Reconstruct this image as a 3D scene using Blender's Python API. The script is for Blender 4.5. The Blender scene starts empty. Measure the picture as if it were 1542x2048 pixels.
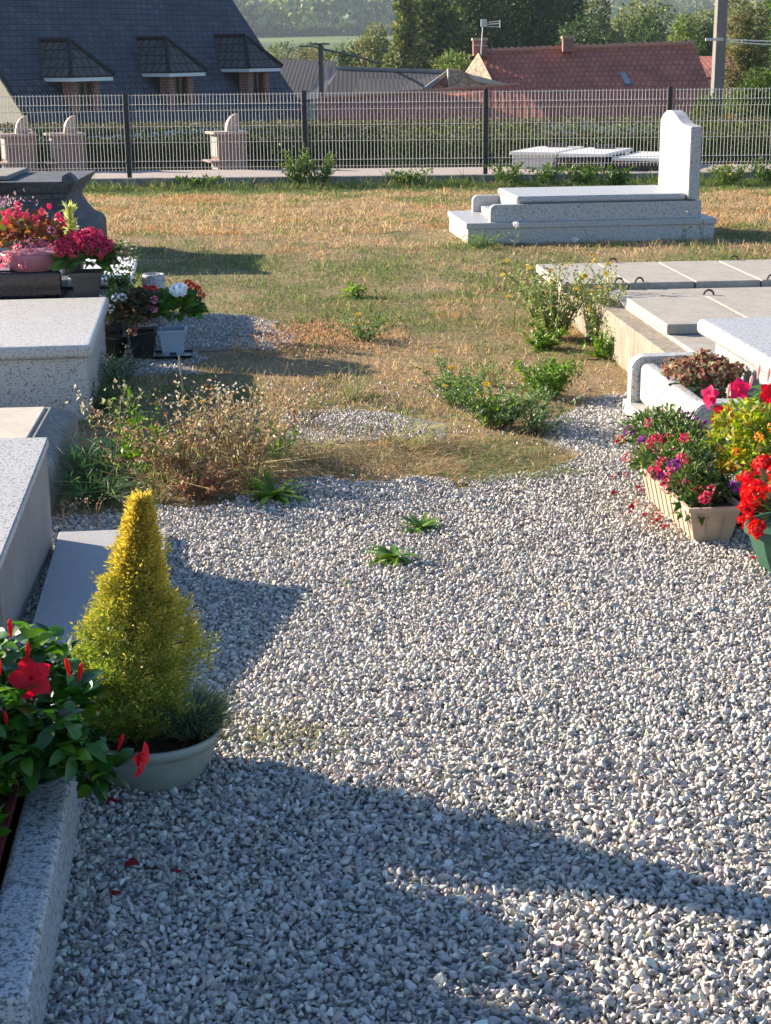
import bpy, bmesh, math, random
import numpy as np
from mathutils import Vector, Matrix
R = math.radians
random.seed(7); RNG = np.random.default_rng(11)
S = bpy.context.scene
COL = S.collection

# ------------------------------------------------------------------ camera, sky, sun, exposure
H_EYE = 1.65; FPX = 3160.0; PITCH = R(16.3); ROLL = R(0.6)
cam = bpy.data.cameras.new('camera'); cam_o = bpy.data.objects.new('camera', cam); COL.objects.link(cam_o)
cam.sensor_fit = 'VERTICAL'; cam.sensor_height = 24.0; cam.lens = 24.0 * FPX / 2048.0
cam.clip_start = 0.05; cam.clip_end = 20000
_F = Vector((0, math.cos(PITCH), -math.sin(PITCH))); _R0 = Vector((1, 0, 0)); _U0 = Vector((0, math.sin(PITCH), math.cos(PITCH)))
_Rt = _R0 * math.cos(ROLL) - _U0 * math.sin(ROLL); _Up = _R0 * math.sin(ROLL) + _U0 * math.cos(ROLL)
cam_o.matrix_world = Matrix(((_Rt.x, _Up.x, -_F.x, 0), (_Rt.y, _Up.y, -_F.y, 0), (_Rt.z, _Up.z, -_F.z, H_EYE), (0, 0, 0, 1)))
S.camera = cam_o
def at(px, py, Y):
    """photo direction (px, py) at distance Y in front of the camera -> world point"""
    d = _F + _Rt * ((px - 771) / FPX) + _Up * ((1024 - py) / FPX)
    t = Y / d.y
    return Vector((d.x * t, Y, H_EYE + d.z * t))

SUN_EL, SUN_AZ = R(21), R(-63)          # azimuth from +Y, clockwise positive
w = bpy.data.worlds.new('World'); S.world = w; w.use_nodes = True
nt = w.node_tree; sky = nt.nodes.new('ShaderNodeTexSky'); sky.sky_type = 'NISHITA'; sky.sun_disc = False
sky.sun_elevation = SUN_EL; sky.sun_rotation = SUN_AZ; sky.air_density = 1.0; sky.dust_density = 0.4; sky.ozone_density = 5.0
bg = nt.nodes['Background']; bg.inputs[1].default_value = 0.080; nt.links.new(sky.outputs[0], bg.inputs[0])
sl = bpy.data.lights.new('sun', 'SUN'); sl.energy = 5.0; sl.angle = R(0.5); sl.color = (1.0, 0.86, 0.69)
so = bpy.data.objects.new('sun', sl); COL.objects.link(so)
_sd = Vector((math.sin(SUN_AZ) * math.cos(SUN_EL), math.cos(SUN_AZ) * math.cos(SUN_EL), math.sin(SUN_EL)))
so.rotation_euler = _sd.to_track_quat('Z', 'Y').to_euler()
S.view_settings.view_transform = 'Standard'; S.view_settings.look = 'None'
S.view_settings.exposure = 1.50; S.view_settings.gamma = 1.0; S.view_settings.use_curve_mapping = False

# ------------------------------------------------------------------ helpers: tagging and linking
def tag(o, label=None, cat=None, group=None, kind=None):
    if label: o['label'] = label
    if cat: o['category'] = cat
    if group: o['group'] = group
    if kind: o['kind'] = kind
    return o
def thing(name, label, cat, loc=(0, 0, 0), rz=0.0, group=None):
    o = bpy.data.objects.new(name, None); COL.objects.link(o); o.location = loc; o.rotation_euler = (0, 0, rz)
    o.empty_display_size = 0.1
    return tag(o, label, cat, group)
def link(name, me, mat, parent=None, loc=None):
    if mat is not None and not me.materials: me.materials.append(mat)
    o = bpy.data.objects.new(name, me); COL.objects.link(o)
    if parent: o.parent = parent
    if loc is not None: o.location = loc
    return o
def from_bm(name, bm, mat, parent=None, smooth=False):
    me = bpy.data.meshes.new(name); bmesh.ops.recalc_face_normals(bm, faces=bm.faces[:]); bm.to_mesh(me); bm.free()
    if smooth:
        me.polygons.foreach_set('use_smooth', [True] * len(me.polygons))
    return link(name, me, mat, parent)
def children(o): return [c for c in bpy.data.objects if c.parent == o]
def copy_tree(o, parent=None):
    c = o.copy(); COL.objects.link(c); c.parent = parent
    for ch in children(o): copy_tree(ch, c)
    return c
def np_mesh(name, V, faces, cols=None, smooth=False):
    """faces: list of (M,k) int arrays"""
    me = bpy.data.meshes.new(name); V = np.asarray(V, dtype=np.float32)
    me.vertices.add(len(V)); me.vertices.foreach_set('co', V.ravel())
    tot = sum(f.size for f in faces); np_ = sum(len(f) for f in faces)
    me.loops.add(tot); me.polygons.add(np_)
    li = np.concatenate([f.ravel() for f in faces]).astype(np.int32)
    ls = []; off = 0
    for f in faces:
        ls.append(off + np.arange(len(f)) * f.shape[1]); off += f.size
    me.loops.foreach_set('vertex_index', li); me.polygons.foreach_set('loop_start', np.concatenate(ls).astype(np.int32))
    if smooth: me.polygons.foreach_set('use_smooth', np.ones(np_, dtype=bool))
    me.update(calc_edges=True); me.validate()
    if cols is not None:
        a = me.color_attributes.new('Col', 'FLOAT_COLOR', 'POINT')
        c4 = np.ones((len(V), 4), dtype=np.float32); c4[:, :3] = cols; a.data.foreach_set('color', c4.ravel())
    return me
def unit(v): return v / np.maximum(np.linalg.norm(v, axis=1, keepdims=True), 1e-9)
_grid = RNG.random((64, 64))
def vnoise(x, y, s, o=0.0):
    x = np.asarray(x) / s + 17.3 + o; y = np.asarray(y) / s + 9.1 + o * 1.7
    xi = np.floor(x).astype(int); yi = np.floor(y).astype(int); fx = x - xi; fy = y - yi
    fx = fx * fx * (3 - 2 * fx); fy = fy * fy * (3 - 2 * fy)
    g = lambda a, b: _grid[a % 64, b % 64]
    return (g(xi, yi) * (1 - fx) + g(xi + 1, yi) * fx) * (1 - fy) + (g(xi, yi + 1) * (1 - fx) + g(xi + 1, yi + 1) * fx) * fy
def pip(px, py, poly):
    ins = np.zeros(len(px), bool); n = len(poly)
    for i in range(n):
        x1, y1 = poly[i]; x2, y2 = poly[(i + 1) % n]
        c = ((y1 > py) != (y2 > py)) & (px < (x2 - x1) * (py - y1) / ((y2 - y1) + 1e-12) + x1)
        ins ^= c
    return ins

class Foli:
    """collects leaves, blades and stems into one mesh with per-point colour"""
    def __init__(s): s.V = []; s.C = []; s.T = []; s.Q = []; s.n = 0
    def leaves(s, b, d, up, L, W, col, fold=.18, droop=.15):
        b = np.asarray(b, float); N = len(b); d = unit(np.asarray(d, float)); up = np.asarray(up, float)
        L = np.broadcast_to(np.asarray(L, float), (N,))[:, None]; W = np.broadcast_to(np.asarray(W, float), (N,))[:, None]
        sd = unit(np.cross(d, up)); n = np.cross(sd, d)
        m = b + d * L * .45
        v = np.stack([b, m + sd * W * .5 + n * W * fold, b + d * L * .98 - n * L * droop, m - sd * W * .5 + n * W * fold, m - n * L * droop * .1], 1)
        i = s.n + np.arange(N)[:, None] * 5
        s.T.append(np.concatenate([i + [0, 1, 4], i + [1, 2, 4], i + [2, 3, 4], i + [3, 0, 4]])); s._add(v.reshape(-1, 3), col, N, 5)
    def broad(s, b, d, up, L, W, col, fold=.15, droop=.25):
        """larger leaf with an oval outline, 10 points"""
        b = np.asarray(b, float); N = len(b); d = unit(np.asarray(d, float)); up = np.asarray(up, float)
        L = np.broadcast_to(np.asarray(L, float), (N,))[:, None]; W = np.broadcast_to(np.asarray(W, float), (N,))[:, None]
        sd = unit(np.cross(d, up)); n = np.cross(sd, d); P = []
        for t, wd in ((0, .06), (.22, .42), (.5, .5), (.78, .33), (1, .02)):
            c = b + d * L * t - n * L * droop * t * t
            P += [c + sd * W * wd + n * W * fold * wd * 2, c, c - sd * W * wd + n * W * fold * wd * 2]
        v = np.stack(P, 1); i = s.n + np.arange(N)[:, None] * 15; q = []
        for k in range(4):
            a = k * 3; q += [i + [a, a + 3, a + 4, a + 1], i + [a + 1, a + 4, a + 5, a + 2]]
        s.Q.append(np.concatenate(q)); s._add(v.reshape(-1, 3), col, N, 15)
    def blades(s, b, d, L, W, col, curve=.4):
        b = np.asarray(b, float); N = len(b); d = unit(np.asarray(d, float))
        L = np.broadcast_to(np.asarray(L, float), (N,))[:, None]; W = np.broadcast_to(np.asarray(W, float), (N,))[:, None]
        up = np.zeros((N, 3)); up[:, 2] = 1; a = RNG.random(N) * 6.283
        sd = unit(np.stack([np.cos(a), np.sin(a), 0 * a], 1)); h = d.copy(); h[:, 2] = 0
        mid = b + d * L * .5; tip = b + d * L * .9 + h * L * curve * .6 - up * L * curve * .35
        v = np.stack([b - sd * W * .5, b + sd * W * .5, mid + sd * W * .4, mid - sd * W * .4, tip], 1)
        i = s.n + np.arange(N)[:, None] * 5
        s.Q.append(i + [0, 1, 2, 3]); s.T.append(i + [3, 2, 4]); s._add(v.reshape(-1, 3), col, N, 5)
    def tube(s, pts, rad, col, k=4):
        pts = np.asarray(pts, float); M = len(pts); rad = np.broadcast_to(np.asarray(rad, float), (M,))
        t = np.gradient(pts, axis=0); t = unit(t); ref = np.array([1., 0, 0]) if abs(t[0, 2]) > .8 else np.array([0., 0, 1])
        a = unit(np.cross(t, ref)); b = np.cross(t, a); an = np.arange(k) / k * 6.283
        v = pts[:, None] + rad[:, None, None] * (a[:, None] * np.cos(an)[None, :, None] + b[:, None] * np.sin(an)[None, :, None])
        q = []
        for r in range(M - 1):
            for j in range(k):
                q.append([s.n + r * k + j, s.n + r * k + (j + 1) % k, s.n + (r + 1) * k + (j + 1) % k, s.n + (r + 1) * k + j])
        s.Q.append(np.array(q)); s._add(v.reshape(-1, 3), np.asarray(col, float)[None], 1, M * k)
    def _add(s, v, col, N, k):
        col = np.asarray(col, float)
        if col.ndim == 1: col = col[None]
        col = np.broadcast_to(col, (N, 3)); s.C.append(np.repeat(col, k, 0)); s.V.append(v); s.n += len(v)
    def build(s, name, mat, parent=None):
        F = []
        if s.T: F.append(np.concatenate(s.T))
        if s.Q: F.append(np.concatenate(s.Q))
        return link(name, np_mesh(name, np.concatenate(s.V), F, np.concatenate(s.C)), mat, parent)
def pick(cols, N, jit=.2, p=None):
    c = np.array(cols, float)[RNG.choice(len(cols), N, p=p)]
    return np.clip(c * (1 + RNG.uniform(-jit, jit, (N, 1))) * (1 + RNG.uniform(-.06, .06, (N, 3))), 0, 1)
def rdir(N, up=0.0, flat=1.0):
    d = RNG.normal(size=(N, 3)); d[:, 2] *= flat; d = unit(d); d[:, 2] += up; return unit(d)

# ------------------------------------------------------------------ materials
def mat_base(name):
    m = bpy.data.materials.new(name); m.use_nodes = True; n = m.node_tree
    b = n.nodes['Principled BSDF']; return m, n, b
def N_(n, t, **k):
    x = n.nodes.new(t)
    for a, v in k.items(): setattr(x, a, v)
    return x
def ramp(n, stops, interp='LINEAR'):
    r = n.nodes.new('ShaderNodeValToRGB'); r.color_ramp.interpolation = interp; e = r.color_ramp.elements
    while len(e) < len(stops): e.new(.5)
    for x, (p, c) in zip(e, stops): x.position = p; x.color = (*c, 1)
    return r
def noise(n, scale, detail=4, rough=.6, coord=None, stretch=None):
    x = n.nodes.new('ShaderNodeTexNoise'); x.inputs['Scale'].default_value = scale; x.inputs['Detail'].default_value = detail
    x.inputs['Roughness'].default_value = rough
    tc = coord or n.nodes.new('ShaderNodeTexCoord').outputs['Object']
    if stretch:
        mp = n.nodes.new('ShaderNodeMapping'); mp.inputs['Scale'].default_value = stretch; n.links.new(tc, mp.inputs[0]); tc = mp.outputs[0]
    n.links.new(tc, x.inputs['Vector']); return x
def mix(n, fac, a, b, mode='MIX'):
    x = n.nodes.new('ShaderNodeMix'); x.data_type = 'RGBA'; x.blend_type = mode
    for s, v in ((x.inputs[0], fac), (x.inputs[6], a), (x.inputs[7], b)):
        if hasattr(v, 'links'): n.links.new(v, s)
        elif isinstance(v, (int, float)): s.default_value = v
        else: s.default_value = (*v, 1)
    return x.outputs[2]
def bump(n, h, b, strength=.3, dist=.01):
    x = n.nodes.new('ShaderNodeBump'); x.inputs['Strength'].default_value = strength; x.inputs['Distance'].default_value = dist
    n.links.new(h, x.inputs['Height']); n.links.new(x.outputs[0], b.inputs['Normal'])
def plain(name, c, rough=.6, metal=0, var=.12, scale=12, spec=.5, bmp=0.0):
    m, n, b = mat_base(name); ns = noise(n, scale, 5, .65)
    r = ramp(n, [(.3, tuple(x * (1 - var) for x in c)), (.7, tuple(min(1, x * (1 + var)) for x in c))]); n.links.new(ns.outputs[0], r.inputs[0])
    n.links.new(r.outputs[0], b.inputs['Base Color']); b.inputs['Roughness'].default_value = rough; b.inputs['Metallic'].default_value = metal
    b.inputs['Specular IOR Level'].default_value = spec
    if bmp: bump(n, ns.outputs[0], b, bmp, .004)
    return m
def granite(name, light, dark, scale=260, rough=.35, amount=.5, stain=(.5, .47, .4), stain_amt=.25, bmp=.08):
    m, n, b = mat_base(name); tc = n.nodes.new('ShaderNodeTexCoord').outputs['Object']
    a = noise(n, scale, 3, .7, tc); c = noise(n, scale * .45, 2, .6, tc); st = noise(n, 3.2, 6, .65, tc)
    mid = tuple((x + y) / 2 for x, y in zip(light, dark))
    r = ramp(n, [(amount - .14, dark), (amount - .04, mid), (amount + .05, light)]); n.links.new(a.outputs[0], r.inputs[0])
    r2 = ramp(n, [(.36, tuple(x * .55 for x in light)), (.46, (1, 1, 1))]); n.links.new(c.outputs[0], r2.inputs[0])
    o = mix(n, 1.0, r.outputs[0], r2.outputs[0], 'MULTIPLY')
    st2 = noise(n, 16, 5, .7, tc, (1, 1, .22)); mm = N_(n, 'ShaderNodeMath', operation='MULTIPLY'); n.links.new(st.outputs[0], mm.inputs[0]); n.links.new(st2.outputs[0], mm.inputs[1])
    r3 = ramp(n, [(.22, (0, 0, 0)), (.36, (stain_amt,) * 3)]); n.links.new(mm.outputs[0], r3.inputs[0])
    o2 = mix(n, r3.outputs[0], o, stain)
    n.links.new(o2, b.inputs['Base Color']); b.inputs['Roughness'].default_value = rough
    if bmp: bump(n, a.outputs[0], b, bmp, .003)
    return m
def concrete(name, c1, c2, streak=.35, rough=.85, scale=9, fine=140):
    m, n, b = mat_base(name); tc = n.nodes.new('ShaderNodeTexCoord').outputs['Object']
    a = noise(n, scale, 8, .7, tc); f = noise(n, fine, 3, .7, tc); v = noise(n, 14, 5, .6, tc, (3, 3, .35))
    r = ramp(n, [(.3, c2), (.7, c1)]); n.links.new(a.outputs[0], r.inputs[0])
    rv = ramp(n, [(.4, (1 - streak,) * 3), (.62, (1, 1, 1))]); n.links.new(v.outputs[0], rv.inputs[0])
    rf = ramp(n, [(.3, (.72,) * 3), (.6, (1, 1, 1))]); n.links.new(f.outputs[0], rf.inputs[0])
    o = mix(n, 1.0, mix(n, 1.0, r.outputs[0], rv.outputs[0], 'MULTIPLY'), rf.outputs[0], 'MULTIPLY')
    n.links.new(o, b.inputs['Base Color']); b.inputs['Roughness'].default_value = rough; bump(n, f.outputs[0], b, .35, .003)
    return m
def leafmat(name, gloss=.5, trans=.3, spec=.4, sat=1.0, val=1.0):
    m = bpy.data.materials.new(name); m.use_nodes = True; n = m.node_tree; b = n.nodes['Principled BSDF']
    at0 = N_(n, 'ShaderNodeAttribute', attribute_name='Col'); at_ = n.nodes.new('ShaderNodeHueSaturation'); at_.inputs['Saturation'].default_value = sat; at_.inputs['Value'].default_value = val; n.links.new(at0.outputs[0], at_.inputs['Color']); n.links.new(at_.outputs[0], b.inputs['Base Color'])
    b.inputs['Roughness'].default_value = gloss; b.inputs['Specular IOR Level'].default_value = spec
    tr = n.nodes.new('ShaderNodeBsdfTranslucent'); hs = n.nodes.new('ShaderNodeHueSaturation'); hs.inputs['Value'].default_value = 1.5; hs.inputs['Saturation'].default_value = 1.1
    n.links.new(at_.outputs[0], hs.inputs['Color']); n.links.new(hs.outputs[0], tr.inputs['Color'])
    ms = n.nodes.new('ShaderNodeMixShader'); ms.inputs[0].default_value = trans
    n.links.new(b.outputs[0], ms.inputs[1]); n.links.new(tr.outputs[0], ms.inputs[2]); n.links.new(ms.outputs[0], n.nodes['Material Output'].inputs[0])
    return m
def tiles(name, c1, c2, cm, sx, sz, moss=.0, mosscol=(.1, .1, .06), rough=.8, rot=None):
    """overlapping roof tiles: brick pattern on the slope's own axes (uv)"""
    m, n, b = mat_base(name); tc = n.nodes.new('ShaderNodeTexCoord').outputs['UV']
    br = n.nodes.new('ShaderNodeTexBrick'); n.links.new(tc, br.inputs['Vector'])
    br.inputs['Color1'].default_value = (*c1, 1); br.inputs['Color2'].default_value = (*c2, 1); br.inputs['Mortar'].default_value = (*cm, 1)
    br.inputs['Scale'].default_value = 1; br.inputs['Brick Width'].default_value = sx; br.inputs['Row Height'].default_value = sz
    br.inputs['Mortar Size'].default_value = sz * .11; br.inputs['Mortar Smooth'].default_value = .6
    ns = noise(n, 1.3, 8, .75, tc); r = ramp(n, [(.35, (.72,) * 3), (.65, (1.25,) * 3)]); n.links.new(ns.outputs[0], r.inputs[0])
    o = mix(n, 1.0, br.outputs[0], r.outputs[0], 'MULTIPLY')
    n2 = noise(n, 9, 6, .8, tc); r2 = ramp(n, [(.62, (0, 0, 0)), (.74, (moss,) * 3)]); n.links.new(n2.outputs[0], r2.inputs[0])
    o = mix(n, r2.outputs[0], o, mosscol); n.links.new(o, b.inputs['Base Color']); b.inputs['Roughness'].default_value = rough
    wv = n.nodes.new('ShaderNodeTexWave'); wv.bands_direction = 'X'; wv.inputs['Scale'].default_value = 3.14159 / sx / 10; n.links.new(tc, wv.inputs['Vector'])
    sp = n.nodes.new('ShaderNodeSeparateXYZ'); n.links.new(tc, sp.inputs[0])
    fr = N_(n, 'ShaderNodeMath', operation='FRACT'); dv = N_(n, 'ShaderNodeMath', operation='DIVIDE'); dv.inputs[1].default_value = sz
    n.links.new(sp.outputs[1], dv.inputs[0]); n.links.new(dv.outputs[0], fr.inputs[0])
    ad = N_(n, 'ShaderNodeMath', operation='SUBTRACT'); n.links.new(wv.outputs[1], ad.inputs[0]); n.links.new(fr.outputs[0], ad.inputs[1])
    bump(n, ad.outputs[0], b, .35, .02)
    return m

M = {}
M['granite_white'] = granite('granite_white', (.56, .555, .54), (.20, .20, .21), 200, .4, .47, (.5, .46, .38), .35)
M['granite_pale'] = granite('granite_pale', (.60, .58, .54), (.27, .26, .25), 260, .45, .44, (.45, .42, .36), .3)
M['granite_kerb'] = granite('granite_kerb', (.56, .56, .55), (.05, .055, .065), 115, .5, .47, (.4, .38, .33), .35, .15)
M['granite_pink'] = granite('granite_pink', (.26, .15, .13), (.12, .075, .065), 160, .4, .45, (.4, .3, .25), .2)
M['granite_pinklight'] = granite('granite_pinklight', (.52, .37, .28), (.34, .23, .18), 160, .5, .45, (.5, .4, .33), .2)
M['panel_grey'] = plain('panel_grey', (.30, .30, .28), .5)
M['black_stone'] = granite('black_stone', (.035, .035, .05), (.012, .012, .016), 120, .15, .5, (.05, .05, .06), .1, 0)
M['marble'] = plain('marble', (.78, .76, .72), .4, 0, .06, 7)
M['old_stone'] = concrete('old_stone', (.16, .17, .19), (.06, .07, .09), .45, .8, 5, 60)
M['concrete_a'] = concrete('concrete_a', (.50, .46, .40), (.38, .345, .29), .12, .9, 6, 120)
M['concrete_b'] = concrete('concrete_b', (.50, .43, .33), (.30, .25, .19), .4, .9, 7, 70)
M['concrete_cream'] = concrete('concrete_cream', (.70, .63, .51), (.54, .48, .39), .12, .85, 4, 160)
M['concrete_old'] = concrete('concrete_old', (.42, .39, .34), (.24, .22, .20), .35, .9, 8, 80)
M['slab_smooth'] = concrete('slab_smooth', (.46, .46, .46), (.38, .38, .39), .06, .7, 5, 180)
M['side_brown'] = concrete('side_brown', (.36, .33, .30), (.27, .25, .23), .12, .8, 5, 160)
M['soil'] = plain('soil', (.045, .03, .02), .95, 0, .5, 60, .2, .8)
M['leaf'] = leafmat('leaf', .45, .32, .45, 1.12, 1.12); M['leaf_gloss'] = leafmat('leaf_gloss', .3, .28, .6, 1.05, 1.15); M['grass'] = leafmat('grass', .65, .3, .2, 1.0, 1.0)
M['petal'] = leafmat('petal', .5, .35, .3); M['stem'] = leafmat('stem', .7, .05, .2); M['tree_leaf'] = leafmat('tree_leaf', .6, .25, .25, 1.12, 1.08)
M['bowl'] = plain('bowl', (.28, .31, .25), .45, 0, .16, 14, .5); M['box_beige'] = plain('box_beige', (.48, .37, .27), .65, 0, .2, 14)
M['pot_green'] = plain('pot_green', (.045, .13, .075), .35, 0, .15, 9); M['pot_black'] = plain('pot_black', (.015, .015, .017), .4)
M['pot_blue'] = plain('pot_blue', (.36, .46, .56), .45, 0, .06, 8); M['pot_grey'] = plain('pot_grey', (.055, .055, .062), .5); M['pot_pink'] = plain('pot_pink', (.34, .14, .20), .5)
M['pot_maroon'] = plain('pot_maroon', (.14, .018, .022), .4); M['plastic_white'] = plain('plastic_white', (.80, .80, .80), .35, 0, .04)
M['chrome'] = plain('chrome', (.7, .7, .72), .2, 1.0); M['rust'] = plain('rust', (.09, .05, .035), .8)
M['fence_wire'] = plain('fence_wire', (.56, .54, .50), .4, .0, .06); M['fence_post'] = plain('fence_post', (.012, .014, .018), .5)
M['pole_concrete'] = concrete('pole_concrete', (.26, .24, .22), (.18, .165, .15), .15); M['pole_wood'] = plain('pole_wood', (.13, .11, .10), .9, 0, .3, 20)
M['wire_dark'] = plain('wire_dark', (.03, .03, .03), .6); M['wire_light'] = plain('wire_light', (.6, .6, .58), .5)
M['bark'] = plain('bark', (.10, .08, .06), .95, 0, .35, 25, .2, .6)
M['cream_wall'] = plain('cream_wall', (.66, .58, .44), .85, 0, .06, 3); M['fascia'] = plain('fascia', (.75, .75, .75), .5, 0, .05); M['gutter'] = plain('gutter', (.48, .48, .46), .6)
M['glass'] = plain('glass', (.03, .035, .04), .08, 0, .1, 5, .8); M['wood_frame'] = plain('wood_frame', (.10, .04, .025), .5); M['curtain'] = plain('curtain', (.75, .75, .7), .8)
M['metal_dark'] = plain('metal_dark', (.12, .12, .13), .5, .3); M['orange'] = plain('orange', (.85, .33, .03), .6); M['blue'] = plain('blue', (.08, .18, .5), .6)
def brickmat():
    m, n, b = mat_base('brick'); tc = n.nodes.new('ShaderNodeTexCoord').outputs['Object']; br = n.nodes.new('ShaderNodeTexBrick')
    mp = n.nodes.new('ShaderNodeMapping'); mp.inputs['Rotation'].default_value = (R(90), 0, 0); n.links.new(tc, mp.inputs[0]); n.links.new(mp.outputs[0], br.inputs['Vector'])
    br.inputs['Color1'].default_value = (.30, .10, .07, 1); br.inputs['Color2'].default_value = (.22, .07, .05, 1); br.inputs['Mortar'].default_value = (.3, .25, .22, 1)
    br.inputs['Scale'].default_value = 1; br.inputs['Brick Width'].default_value = .22; br.inputs['Row Height'].default_value = .075; br.inputs['Mortar Size'].default_value = .008
    n.links.new(br.outputs[0], b.inputs['Base Color']); b.inputs['Roughness'].default_value = .85; return m
M['brick'] = brickmat()
def rubblemat():
    m, n, b = mat_base('rubble'); tc = n.nodes.new('ShaderNodeTexCoord').outputs['Object']; v = n.nodes.new('ShaderNodeTexVoronoi'); v.inputs['Scale'].default_value = 4.5
    n.links.new(tc, v.inputs['Vector']); r = ramp(n, [(0, (.62, .46, .30)), (.5, (.48, .36, .25)), (1, (.34, .26, .19))]); n.links.new(v.outputs['Color'], r.inputs[0])
    v2 = N_(n, 'ShaderNodeTexVoronoi', feature='DISTANCE_TO_EDGE'); v2.inputs['Scale'].default_value = 4.5; n.links.new(tc, v2.inputs['Vector'])
    r2 = ramp(n, [(.02, (.45,) * 3), (.08, (1,) * 3)]); n.links.new(v2.outputs[0], r2.inputs[0])
    n.links.new(mix(n, 1., r.outputs[0], r2.outputs[0], 'MULTIPLY'), b.inputs['Base Color']); b.inputs['Roughness'].default_value = .9; bump(n, v2.outputs[0], b, .6, .05); return m
M['rubble'] = rubblemat()
M['slate'] = tiles('slate', (.074, .080, .098), (.044, .052, .070), (.018, .021, .030), .26, .20, .8, (.13, .15, .17), .75)
M['slate_dormer'] = tiles('slate_dormer', (.095, .09, .085), (.06, .058, .055), (.012, .012, .013), .25, .3, .4, (.12, .11, .08), .8)
M['red_tile'] = tiles('red_tile', (.50, .155, .095), (.42, .125, .08), (.26, .075, .05), .22, .28, .25, (.16, .07, .05), .8)
M['corrugated'] = tiles('corrugated', (.060, .060, .066), (.048, .049, .054), (.03, .03, .033), .15, 1.6, .5, (.16, .15, .13), .85)
M['ridge_tile'] = plain('ridge_tile', (.50, .26, .18), .8)

# ground shaders
def groundmat():
    m, n, b = mat_base('ground_earth'); tc = n.nodes.new('ShaderNodeNewGeometry').outputs['Position']
    a = noise(n, 1.1, 6, .7, tc); c = noise(n, 38, 5, .75, tc)
    r = ramp(n, [(.32, (.14, .13, .06)), (.5, (.30, .22, .12)), (.68, (.38, .27, .16))]); n.links.new(a.outputs[0], r.inputs[0])
    r2 = ramp(n, [(.3, (.45,) * 3), (.6, (1.1,) * 3)]); n.links.new(c.outputs[0], r2.inputs[0])
    near = mix(n, 1., r.outputs[0], r2.outputs[0], 'MULTIPLY')
    f = noise(n, .012, 5, .6, tc); rf = ramp(n, [(.35, (.05, .08, .028)), (.5, (.10, .15, .04)), (.62, (.17, .20, .06))]); n.links.new(f.outputs[0], rf.inputs[0])
    sp = n.nodes.new('ShaderNodeSeparateXYZ'); n.links.new(tc, sp.inputs[0]); mr = n.nodes.new('ShaderNodeMapRange'); n.links.new(sp.outputs[1], mr.inputs[0]); mr.inputs[1].default_value = 24; mr.inputs[2].default_value = 40
    n.links.new(mix(n, mr.outputs[0], near, rf.outputs[0]), b.inputs['Base Color']); b.inputs['Roughness'].default_value = .95; b.inputs['Specular IOR Level'].default_value = .2
    bump(n, c.outputs[0], b, .7, .02); return m
M['ground'] = groundmat()
M['gravel_bed'] = plain('gravel_bed', (.24, .23, .21), .95, 0, .5, 70, .2, .9)
M['path'] = plain('path', (.40, .34, .30), .9, 0, .2, 30, .3, .8)
def stonemat():
    m, n, b = mat_base('gravel_stone'); at_ = N_(n, 'ShaderNodeAttribute', attribute_name='Col'); ns = noise(n, 240, 4, .6, n.nodes.new('ShaderNodeNewGeometry').outputs['Position'])
    r = ramp(n, [(.3, (.82,) * 3), (.7, (1.12,) * 3)]); n.links.new(ns.outputs[0], r.inputs[0])
    n.links.new(mix(n, 1., at_.outputs[0], r.outputs[0], 'MULTIPLY'), b.inputs['Base Color']); b.inputs['Roughness'].default_value = .75; bump(n, ns.outputs[0], b, .25, .001); return m
M['stone'] = stonemat()

# ------------------------------------------------------------------ mesh builders
def bm_box(bm, x0, x1, y0, y1, z0, z1, bevel=0.0, seg=2):
    r = bmesh.ops.create_cube(bm, size=1.0); vs = r['verts']
    for v in vs: v.co = Vector((x0 + (v.co.x + .5) * (x1 - x0), y0 + (v.co.y + .5) * (y1 - y0), z0 + (v.co.z + .5) * (z1 - z0)))
    if bevel:
        es = list({e for v in vs for e in v.link_edges}); bmesh.ops.bevel(bm, geom=es, offset=bevel, segments=seg, affect='EDGES', profile=.5)
def box(name, x0, x1, y0, y1, z0, z1, mat, parent=None, bevel=.006, seg=2):
    bm = bmesh.new(); bm_box(bm, x0, x1, y0, y1, z0, z1, bevel, seg); return from_bm(name, bm, mat, parent)
def prism(name, pts, lo, hi, mat, parent=None, axis='x', bevel=0.0):
    """outline of (a,b) points extruded along axis: x -> (y,z); y -> (x,z); z -> (x,y)"""
    bm = bmesh.new()
    def co(a, b, t): return {'x': (t, a, b), 'y': (a, t, b), 'z': (a, b, t)}[axis]
    A = [bm.verts.new(co(a, b, lo)) for a, b in pts]; B = [bm.verts.new(co(a, b, hi)) for a, b in pts]; n = len(pts)
    bm.faces.new(A); bm.faces.new(B[::-1])
    for i in range(n): bm.faces.new((A[i], B[i], B[(i + 1) % n], A[(i + 1) % n]))
    if bevel:
        es = [e for e in bm.edges if (e.verts[0] in A) == (e.verts[1] in A)]; bmesh.ops.bevel(bm, geom=es, offset=bevel, segments=2, affect='EDGES')
    return from_bm(name, bm, mat, parent)
def loft_rect(name, x0, x1, y0, y1, levels, mat, parent=None, cap=True, inner=None):
    """rectangular loops: levels = [(z, outset)]"""
    bm = bmesh.new(); loops = []
    for z, o in levels: loops.append([bm.verts.new(p) for p in ((x0 - o, y0 - o, z), (x1 + o, y0 - o, z), (x1 + o, y1 + o, z), (x0 - o, y1 + o, z))])
    for a, b in zip(loops, loops[1:]):
        for i in range(4): bm.faces.new((a[i], a[(i + 1) % 4], b[(i + 1) % 4], b[i]))
    bm.faces.new(loops[0][::-1])
    if cap: bm.faces.new(loops[-1])
    return from_bm(name, bm, mat, parent)
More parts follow.
